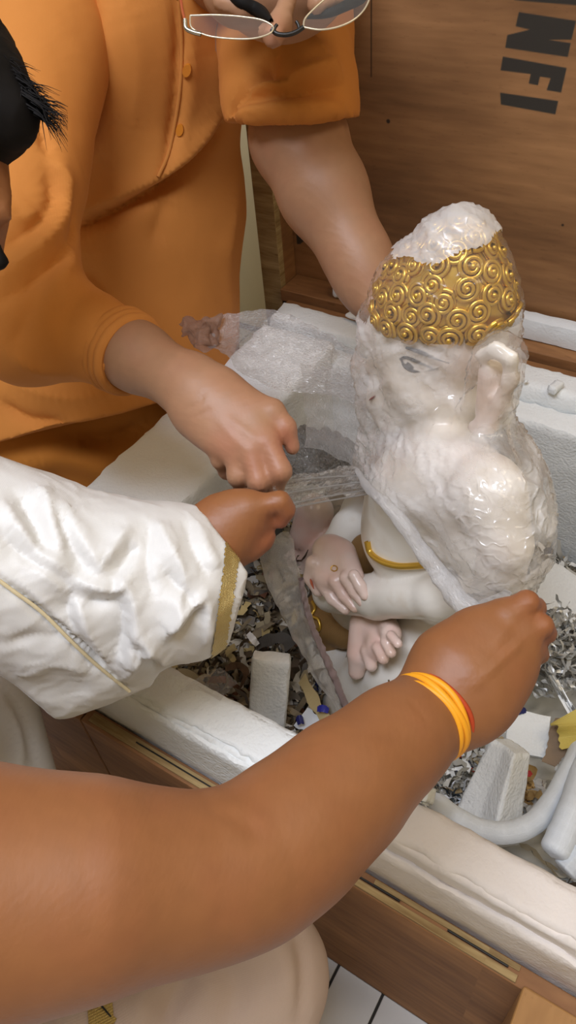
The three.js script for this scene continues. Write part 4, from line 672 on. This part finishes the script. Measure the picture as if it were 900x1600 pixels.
  folds(sR, [[[[82, 252], [100, 275], [106, 310], [90, 350], [50, 400], [5, 432]], 0.0146, 0.014], [[[80, 270], [84, 310], [60, 350], [10, 388]], -0.0104, 0.008], [[[112, 300], [118, 350], [95, 400], [50, 440], [0, 470]], -0.0104, 0.009], [[[118, 380], [112, 410], [85, 450]], 0.0083, 0.012], [[[60, 160], [70, 200], [78, 245]], -0.0125, 0.010], [[[0, 330], [30, 345], [60, 330]], 0.0083, 0.014], [[[70, 440], [40, 500], [20, 540]], -0.0052, 0.012], [[[160, 430], [120, 470], [95, 520]], -0.0042, 0.014], [[[20, 555], [60, 580], [110, 588]], 0.0052, 0.012], [[[205, 470], [200, 510], [170, 550], [110, 575]], -0.0042, 0.006]], 0.002);
  mesh('sleeve', sR, M.orange, kurta, 'sleeve pushed up to the elbow');
  const ring = (c, ax, u, ru, rv, r, n = 28) => { const w = ax.clone().cross(u).normalize(), q = []; for (let i = 0; i < n; i++) { const a = i / n * 6.2832; q.push(c.clone().addScaledVector(u, Math.cos(a) * ru).addScaledVector(w, Math.sin(a) * rv)); } q.push(q[0].clone()); return new THREE.CatmullRomCurve3(q); };
  function cuff(c0, c1, ru, rv, r0, wid) {                             // a rolled band round the arm
    const ax = c1.clone().sub(c0).normalize(), vdir = V(...EYE).sub(c0).normalize(), u = vdir.clone().cross(ax).normalize(), gs = [];
    for (let k = 0; k < 3; k++) { const cv = ring(c0.clone().addScaledVector(ax, (k - 1) * wid / 2), ax, u, ru - 0.001 * k, rv - 0.001 * k); const g = new THREE.TubeGeometry(cv, 80, r0, 10, true); displace(g, (x, y, z) => 0.0016 * fbm(x * 40, y * 40, z * 40, 2)); gs.push(g); }
    return strip(gs);
  }
  mesh('cuff', cuff(P(196, 551, 0.812), P(220, 565, 0.80), 0.0425, 0.0435, 0.0062, 0.016), M.orange, kurta, 'rolled sleeve cuff');
  const sL = sdfMesh([{ k: 0.04, caps: chain([J(455, -40, 1.0, 105), J(445, 60, 0.96, 96), J(450, 130, 0.92, 94), J(458, 180, 0.895, 90), J(462, 225, 0.89, 90)]) }], 0.006, { pad: 0.04, cut: (() => { const f = planeThrough(P(355, 192, 0.9), P(540, 184, 0.9), V(...EYE), P(450, 60, 0.95)); return f; })() });
  displace(sL, (x, y, z) => 0.004 * fbm(x * 16, y * 16, z * 16, 3));
  folds(sL, [[[[375, 140], [430, 132], [480, 115], [520, 110]], 0.0170, 0.010], [[[372, 160], [420, 150], [480, 140], [530, 135]], -0.0153, 0.007], [[[365, 178], [410, 172], [470, 172], [530, 168]], 0.0170, 0.009], [[[400, 95], [430, 120], [470, 128]], -0.0136, 0.008], [[[350, 190], [400, 120], [430, 80]], -0.0204, 0.010], [[[490, 60], [510, 100], [530, 130]], 0.0102, 0.012]], 0.002);
  mesh('sleeve', sL, M.orange, kurta, 'sleeve rolled above the elbow');
  // dhoti below the hem
  const dh = sdfMesh([{ k: 0.06, caps: [cap(J(215, 600, 1.45, 140), J(150, 800, 1.62, 150)), cap(J(60, 660, 1.45, 150), J(-20, 850, 1.6, 150))] }], 0.008, { pad: 0.05 });
  folds(dh, [[[[20, 720], [90, 710], [150, 725], [200, 750]], 0.02, 0.03], [[[120, 690], [170, 690], [230, 670]], -0.02, 0.02], [[[10, 760], [70, 760], [110, 780]], -0.015, 0.02]]);
  mesh('dhoti', dh, M.orangeDeep, t, 'brownish orange dhoti');
  // glasses low on the nose
  const gl = thing('eyeglasses', 'thin rimmed eyeglasses on the nose of the person in orange', 'eyeglasses'), D = 0.603;
  const lensL = [[297, 24], [299, 42], [320, 54], [360, 60], [400, 59], [424, 50], [427, 42], [412, 32], [380, 26], [335, 23]], lensR = [[474, 42], [500, 46], [530, 41], [556, 28], [573, 8], [578, -16], [556, -22], [520, -10], [490, 14], [476, 30]];
  for (const [L, flip] of [[lensL, 0], [lensR, 1]]) {
    const q = L.map(([x, y]) => P(x, y, D + (flip ? 0.010 : -0.004) + (32 - y) * 0.00012)), c = new THREE.CatmullRomCurve3([...q, q[0]]), s = c.getPoints(60).slice(0, 60), ctr = s.reduce((a, b) => a.add(b), V()).divideScalar(60), pos = [ctr.x, ctr.y, ctr.z], idx = [];
    const nrm = q[3].clone().sub(q[0]).cross(q[6].clone().sub(q[0])).normalize().multiplyScalar(0.0007);
    for (const sgn of [1, -1]) { } s.forEach(p => pos.push(p.x, p.y, p.z)); for (let i = 0; i < 60; i++) idx.push(0, 1 + i, 1 + (i + 1) % 60);
    const g = new THREE.BufferGeometry(); g.setAttribute('position', new THREE.Float32BufferAttribute(pos, 3)); g.setIndex(idx); g.computeVertexNormals();
    mesh('lens', g, M.lens, gl); mesh('rim', tube([...s, s[0]], flip ? 0.0008 : 0.0007, 90, 6), std({ color: 0xd8cdb4, metalness: 0.6, roughness: 0.3 }), gl, 'thin pale rim');
  }
  mesh('bridge', tube([[424, 45], [432, 52], [447, 54], [462, 50], [474, 42]].map(([x, y]) => P(x, y, D - 0.003)), 0.0019, 24, 8), M.black, gl, 'dark bridge');
  for (const pts of [[[428, 50], [430, 42], [433, 38]], [[468, 46], [466, 38], [463, 33]]]) mesh('nose_pad', tube(pts.map(([x, y]) => P(x, y, D - 0.001)), 0.0014, 8, 6), M.black, gl);
  mesh('hinge', tube([[289, 30], [291, 44], [302, 50], [314, 53]].map(([x, y]) => P(x, y, D - 0.006)), 0.0018, 20, 8), M.metal, gl, 'silver hinge');
  mesh('temple', tube([[289, 32], [284, 10], [280, -40], [290, -90]].map(([x, y], i) => P(x, y, D - 0.004 + i * 0.035)), 0.0013, 24, 6), std({ color: 0xa84a2a, roughness: 0.35 }), gl, 'reddish temple arm');
  mesh('temple', tube([[579, -18], [584, -50], [588, -90]].map(([x, y], i) => P(x, y, D + 0.012 + i * 0.045)), 0.0013, 20, 6), std({ color: 0xa84a2a, roughness: 0.35 }), gl, 'reddish temple arm');
}
// --- the helper in white with one bare arm
{
  const t = thing('person', 'helper in white silk with one bare brown arm reaching into the foam box', 'person');
  const n2 = viewN(750, 1030);
  const armR = chain([J(-260, 1430, 0.40, 215), J(-60, 1400, 0.405, 182), J(140, 1383, 0.42, 143), J(300, 1374, 0.445, 109), J(398, 1350, 0.465, 97), J(470, 1290, 0.49, 96), J(545, 1222, 0.52, 86), J(620, 1155, 0.555, 70), J(690, 1102, 0.585, 58)]);
  const palm = [cap(J(690, 1102, 0.585, 55), J(735, 1060, 0.59, 62), { n: n2, s: 0.75 }), cap(J(722, 1050, 0.59, 58), J(790, 965, 0.595, 28), { n: n2, s: 0.75 }), cap(J(735, 1060, 0.59, 58), J(808, 995, 0.592, 26), { n: n2, s: 0.75 }), cap(J(735, 1070, 0.59, 55), J(803, 1028, 0.595, 25), { n: n2, s: 0.75 }), cap(J(725, 1085, 0.59, 50), J(785, 1062, 0.60, 27), { n: n2, s: 0.75 }), cap(J(715, 1030, 0.595, 45), J(740, 990, 0.60, 26))];
  const f = [
    fing([[792, 962, 0.592, 26], [823, 941, 0.592, 18.5], [836, 950, 0.605, 16.5], [828, 966, 0.625, 15], [805, 970, 0.64, 13.5]]),
    fing([[816, 992, 0.59, 24], [847, 977, 0.59, 17], [853, 989, 0.604, 15.5], [840, 1000, 0.624, 14.5], [818, 1000, 0.64, 13]]),
    fing([[810, 1027, 0.593, 23], [837, 1016, 0.597, 15.5], [842, 1022, 0.612, 14.5], [826, 1026, 0.632, 13.5]]),
    fing([[785, 1060, 0.60, 21], [810, 1050, 0.61, 14], [815, 1050, 0.625, 13], [802, 1046, 0.64, 12]]),
    fing([[738, 990, 0.60, 25], [752, 978, 0.612, 20], [772, 972, 0.628, 17], [792, 968, 0.642, 14]])];
  const bare = sdfMesh([{ k: 0.03, caps: [...armR, ...palm] }, ...f.map(c => ({ k: 0.004, caps: c }))], 0.0032, { k: 0.004, pad: 0.02 });
  folds(bare, [[[[345, 1266], [370, 1275], [390, 1290], [400, 1308]], -0.0012, 0.006], [[[640, 1092], [655, 1105], [668, 1125]], -0.001, 0.002], [[[725, 1060], [770, 1010], [800, 970]], 0.0015, 0.005], [[[735, 1075], [790, 1025], [820, 1000]], 0.0018, 0.004], [[[740, 1040], [775, 1005]], -0.001, 0.006]]);
  // left arm inside the silk sleeve, and its hand
  const n3 = viewN(380, 820);
  const armL = chain([J(-230, 880, 0.62, 110), J(-40, 900, 0.66, 88), J(150, 900, 0.70, 66), J(300, 855, 0.705, 48), J(345, 832, 0.70, 42)]);
  const palmL = [cap(J(340, 835, 0.70, 40), J(372, 805, 0.695, 36), { n: n3, s: 0.8 }), cap(J(350, 812, 0.70, 36), J(390, 793, 0.69, 22)), cap(J(355, 835, 0.70, 38), J(392, 818, 0.70, 22)), cap(J(360, 850, 0.705, 34), J(385, 850, 0.71, 22))];
  const fL = [fing([[388, 794, 0.69, 22], [437, 784, 0.688, 16], [447, 797, 0.693, 13.5], [440, 815, 0.70, 11]]), fing([[392, 818, 0.70, 20], [425, 808, 0.703, 14], [438, 806, 0.71, 12], [432, 812, 0.722, 11]]), fing([[370, 862, 0.71, 24], [395, 855, 0.705, 17], [412, 845, 0.703, 14], [420, 838, 0.703, 11]]), fing([[385, 832, 0.715, 18], [410, 828, 0.72, 14], [415, 832, 0.735, 12]]), fing([[385, 848, 0.725, 16], [402, 846, 0.735, 13], [402, 850, 0.75, 11]])];
  const inSleeve = sdfMesh([{ k: 0.02, caps: [...armL, ...palmL] }, ...fL.map(c => ({ k: 0.006, caps: c }))], 0.0036, { k: 0.006, pad: 0.012 });
  // head at the frame edge and the crouching trunk
  const headG = sdfMesh([{ k: 0.03, caps: [cap(J(-120, 200, 0.55, 122), J(-108, 290, 0.56, 118)), cap(J(-95, 380, 0.57, 78), J(-80, 410, 0.575, 72))] }, { k: 0.01, caps: [cap(J(-4, 300, 0.56, 14), J(6, 335, 0.555, 12))] }, { k: 0.02, caps: [cap(J(-190, 330, 0.55, 80), J(-260, 560, 0.56, 110))] }], 0.005, { k: 0.012, pad: 0.015 });
  const trunk = sdfMesh([{ k: 0.06, caps: [cap(JW(-0.53, 0.70, -0.14, 0.06), JW(-0.40, 0.70, 0.08, 0.07)), cap(JW(-0.50, 0.68, 0.0, 0.10), JW(-0.56, 0.34, 0.24, 0.13)), cap(JW(-0.50, 0.30, 0.22, 0.085), J(150, 1630, 0.74, 90)), cap(J(150, 1630, 0.74, 90), J(385, 1535, 0.76, 55)), cap(J(385, 1535, 0.76, 55), J(390, 1800, 0.9, 50)), cap(JW(-0.58, 0.30, 0.14, 0.085), JW(-0.60, 0.34, -0.11, 0.055)), cap(JW(-0.60, 0.34, -0.11, 0.055), JW(-0.66, 0.04, -0.06, 0.04))] }], 0.014, { pad: 0.03 });
  const spots = [[P(830, 945, 0.60), 0.03, 0.5], [P(850, 980, 0.60), 0.03, 0.7], [P(440, 812, 0.70), 0.03, 0.9], [P(415, 840, 0.70), 0.03, 0.7]];
  mesh('body', mergeGeometries([bare, inSleeve, headG, trunk].map(g => paint(g, skinPaint(skinB, skinBred, spots)))), M.skinDark, t);
  // hair with loose fringe
  const hg = sdfMesh([{ k: 0.03, caps: [cap(J(-110, 120, 0.56, 135), J(-80, 160, 0.55, 118)), cap(J(-60, 110, 0.55, 80), J(20, 185, 0.54, 34)), cap(J(-190, 180, 0.56, 120), J(-180, 260, 0.57, 110))] }], 0.005, { pad: 0.02 });
  displace(hg, (x, y, z) => 0.003 * fbm(x * 60, y * 60, z * 60, 3));
  const strands = [];
  for (let i = 0; i < 420; i++) { const u = rnd(), x = -30 + 105 * u, y = 40 + 135 * u + rr(-10, 22), d = rr(0.525, 0.555), L = rr(25, 60) * (0.5 + 0.6 * u), a = rr(0.15, 1.15) + (i % 9 === 0 ? 0.5 : 0); const x1 = x + L * Math.cos(a), y1 = Math.min(i % 17 ? 238 : 285, y + L * Math.sin(a)); strands.push(tube([P(x - 22, y - 14, d), P(x, y, d), P((x + x1) / 2 + rr(-3, 3), (y + y1) / 2 - 3, d - 0.003), P(Math.min(x1, 106), y1, d)], 0.0007, 8, 4, v => 1.1 - v)); }
  mesh('hair', strip([hg, ...strands]), M.hair, t, 'short black hair with a loose fringe');
  mesh('moustache', sdfMesh([{ k: 0.01, caps: [cap(J(-14, 395, 0.555, 20), J(0, 408, 0.557, 14))] }], 0.003, { bump: (x, y, z) => 0.003 * fbm(x * 150, y * 150, z * 150, 2) }), M.hair, t, 'dark beard edge');
  // silk sleeve
  const silk = sdfMesh([{ k: 0.05, caps: [...chain([J(-200, 860, 0.66, 170), J(-40, 880, 0.665, 150), J(110, 905, 0.68, 118), J(230, 915, 0.69, 105), J(310, 908, 0.70, 88), J(345, 905, 0.705, 70)]), cap(J(-60, 1000, 0.69, 70), J(150, 1045, 0.70, 34)), cap(J(60, 1050, 0.70, 40), J(100, 1085, 0.705, 28)), cap(J(180, 1030, 0.70, 34), J(205, 1060, 0.71, 16))] }], 0.003, { pad: 0.05, cut: (() => { const fc = planeThrough(P(392, 880, 0.70), P(352, 1020, 0.70), V(...EYE), P(100, 900, 0.68)), f2 = planeThrough(P(322, 805, 0.70), P(394, 905, 0.70), V(...EYE), P(100, 900, 0.68)), f3 = planeThrough(P(95, 1129, 0.7), P(225, 1078, 0.7), V(...EYE), P(100, 900, 0.68)), f4 = planeThrough(P(95, 1129, 0.7), P(20, 1066, 0.7), V(...EYE), P(100, 900, 0.68)); return (x, y, z) => Math.max(fc(x, y, z), f2(x, y, z), f3(x, y, z), f4(x, y, z)); })() });
  displace(silk, (x, y, z) => 0.004 * fbm(x * 16, y * 16, z * 16, 3));
  const R = 0.011, G = -0.011;
  folds(silk, [
    [[[5, 790], [40, 840], [75, 875], [110, 895]], R, 0.012], [[[60, 760], [85, 820], [95, 860]], R, 0.012], [[[30, 775], [60, 830], [70, 865]], G, 0.010], [[[100, 790], [130, 850], [160, 890]], R * 0.8, 0.013], [[[85, 800], [110, 850], [140, 900]], G, 0.010],
    [[[0, 830], [40, 870], [90, 905], [130, 945]], G, 0.010], [[[40, 880], [80, 905], [120, 940], [135, 985], [165, 1030]], R, 0.010], [[[110, 920], [105, 960], [125, 1000], [155, 1040]], G, 0.012], [[[175, 900], [195, 870], [205, 845]], G, 0.009], [[[165, 880], [185, 850], [200, 825]], R * 0.7, 0.010],
    [[[120, 910], [155, 920], [180, 925], [200, 905]], R, 0.009], [[[130, 935], [165, 940], [190, 930]], G, 0.008], [[[200, 910], [210, 960], [208, 1010], [195, 1040]], R, 0.011], [[[190, 935], [190, 985], [180, 1030]], G, 0.010],
    [[[245, 815], [268, 860], [285, 900], [280, 945], [260, 1000]], R * 0.8, 0.010], [[[258, 890], [290, 930], [300, 945]], G * 0.8, 0.007], [[[262, 985], [290, 955], [318, 930]], R, 0.007], [[[270, 1000], [295, 975], [318, 945]], G, 0.007], [[[320, 930], [325, 970], [322, 1010]], R * 0.7, 0.006],
    [[[195, 1060], [215, 1030], [232, 1010]], R, 0.006], [[[220, 990], [245, 1020], [260, 1040]], R * 0.8, 0.006], [[[205, 1000], [235, 1035], [250, 1055]], G * 0.8, 0.005], [[[310, 820], [325, 860], [340, 890]], R * 0.5, 0.009], [[[292, 812], [305, 860], [325, 900]], G * 0.6, 0.009],
    [[[0, 905], [40, 935], [90, 985], [150, 1035], [190, 1070], [208, 1082]], G * 0.9, 0.004], [[[0, 895], [50, 930], [100, 980], [155, 1030], [205, 1074]], R * 0.4, 0.006], [[[10, 1010], [60, 1000], [110, 1010]], G * 0.5, 0.014], [[[30, 1060], [80, 1040], [140, 1050]], R * 0.5, 0.014], [[[235, 820], [230, 880], [238, 940]], G * 0.6, 0.012]], 0.0015);
  displace(silk, (x, y, z) => 0.0016 * (0.5 - Math.min(0.5, Math.abs(fbm(x * 26 + y * 20, y * 34 - x * 12, z * 26, 2)) * 3)));
  const sl = mesh('silk_sleeve', silk, M.satin, t, 'loose crumpled white silk sleeve');
  const bandA = planeThrough(P(352, 850, 0.70), P(330, 1025, 0.70), V(...EYE), P(380, 900, 0.7)), bandB = planeThrough(P(374, 865, 0.70), P(352, 1010, 0.70), V(...EYE), P(200, 900, 0.7));
  mesh('gold_trim', pieceOf(silk, (x, y, z) => bandA(x, y, z) < 0 && bandB(x, y, z) < 0), M.goldThread, sl, 'gold woven band near the sleeve hem');
  const sp = picker(silk);
  mesh('seam', tube([[0, 905], [20, 925], [60, 955], [110, 1002], [150, 1038], [200, 1078]].map(([x, y]) => { const q = sp(x, y, 6); return q.clone().addScaledVector(q.n, 0.0022); }), 0.0016, 60, 6, (u) => 1 + 0.3 * N3(u * 40, 2, 3)), std({ color: 0xd9c9a0, roughness: 0.6 }), sl, 'cream stitched seam');
  // silk over the shoulder side and the dhoti over the knees
  const leg = sdfMesh([{ k: 0.05, caps: [cap(J(-60, 1040, 0.92, 95), J(-30, 1260, 0.86, 105)), cap(J(-10, 1110, 0.88, 40), J(22, 1230, 0.86, 48))] }], 0.006, { pad: 0.04 });
  folds(leg, [[[[0, 1090], [20, 1120], [30, 1170], [28, 1205]], 0.008, 0.008], [[[10, 1085], [45, 1130], [55, 1190]], -0.006, 0.010]]);
  mesh('dhoti', leg, M.satin, t, 'white cloth over the far knee');
  const lap = sdfMesh([{ k: 0.07, caps: [cap(J(-100, 1680, 0.66, 190), J(150, 1620, 0.70, 140)), cap(J(150, 1600, 0.70, 135), J(392, 1522, 0.735, 92)), cap(J(395, 1525, 0.735, 92), J(390, 1800, 0.9, 85)), cap(J(200, 1640, 0.72, 140), J(300, 1800, 0.85, 130))] }], 0.0055, { pad: 0.05 });
  displace(lap, (x, y, z) => 0.004 * fbm(x * 12, y * 12, z * 12, 3));
  folds(lap, [[[[300, 1500], [280, 1550], [260, 1600]], -0.010, 0.012], [[[340, 1480], [370, 1540], [360, 1600]], -0.008, 0.014], [[[220, 1540], [210, 1600]], 0.008, 0.012], [[[400, 1450], [440, 1490], [450, 1560]], 0.008, 0.014], [[[470, 1470], [475, 1530], [470, 1600]], -0.005, 0.010], [[[60, 1575], [80, 1610]], -0.008, 0.012]]);
  const lapM = mesh('dhoti', lap, M.dhoti, t, 'pale pinkish dhoti over the near knee');
  const ta = planeThrough(P(133, 1540, 0.6), P(138, 1620, 0.6), V(...EYE), P(160, 1590, 0.6)), tb = planeThrough(P(176, 1540, 0.6), P(182, 1620, 0.6), V(...EYE), P(160, 1590, 0.6));
  mesh('gold_trim', pieceOf(lap, (x, y, z) => ta(x, y, z) < 0 && tb(x, y, z) < 0 && depthOf(V(x, y, z)) < 0.85), M.goldThread, lapM, 'gold brocade strip with crossed lines');
  const lk = picker(lap);
  for (const q of [[[140, 1556], [158, 1572], [174, 1590]], [[174, 1560], [158, 1576], [142, 1598]], [[142, 1578], [158, 1590], [170, 1604]]]) mesh('cross_stitch', tube(q.map(([x, y]) => { const c = lk(x, y, 6); return c.clone().addScaledVector(c.n, 0.002); }), 0.0008, 16, 5), M.ink, lapM, 'dark crossed line on the gold strip');
  // thread round the wrist
  const br = thing('wrist_thread', 'yellow and red sacred thread tied round the bare brown wrist', 'bracelet');
  const c0 = P(668, 1120, 0.575), ax = P(720, 1070, 0.59).sub(P(620, 1158, 0.555)).normalize(), vd = V(...EYE).sub(c0).normalize(), u = vd.clone().cross(ax).normalize(), w = ax.clone().cross(u).normalize(), bpk = picker(bare);
  const strand = (off, r, mat, grow, label) => { const q = []; for (let i = 0; i <= 40; i++) { const a = i / 40 * 6.2832; q.push(c0.clone().addScaledVector(ax, off + 0.0012 * Math.sin(3 * a + off * 900) + 0.004 * Math.sin(a)).addScaledVector(u, Math.cos(a) * (0.0322 + grow)).addScaledVector(w, Math.sin(a) * (0.0335 + grow))); } mesh('strand', tube(q, r, 90, 7), mat, br, label); };
  const yel = std({ color: 0xf2a41c, roughness: 0.55 }), red = std({ color: 0xb8431c, roughness: 0.6 });
  strand(0.0, 0.003, yel, 0.0014); strand(0.0042, 0.0028, yel, 0.001); strand(-0.0042, 0.0028, yel, 0.001); strand(0.0082, 0.0022, red, 0.0006, 'dark red thread edge'); strand(-0.0078, 0.0018, red, 0.0004, 'dark red thread edge');
}
renderer.render(scene, camera);
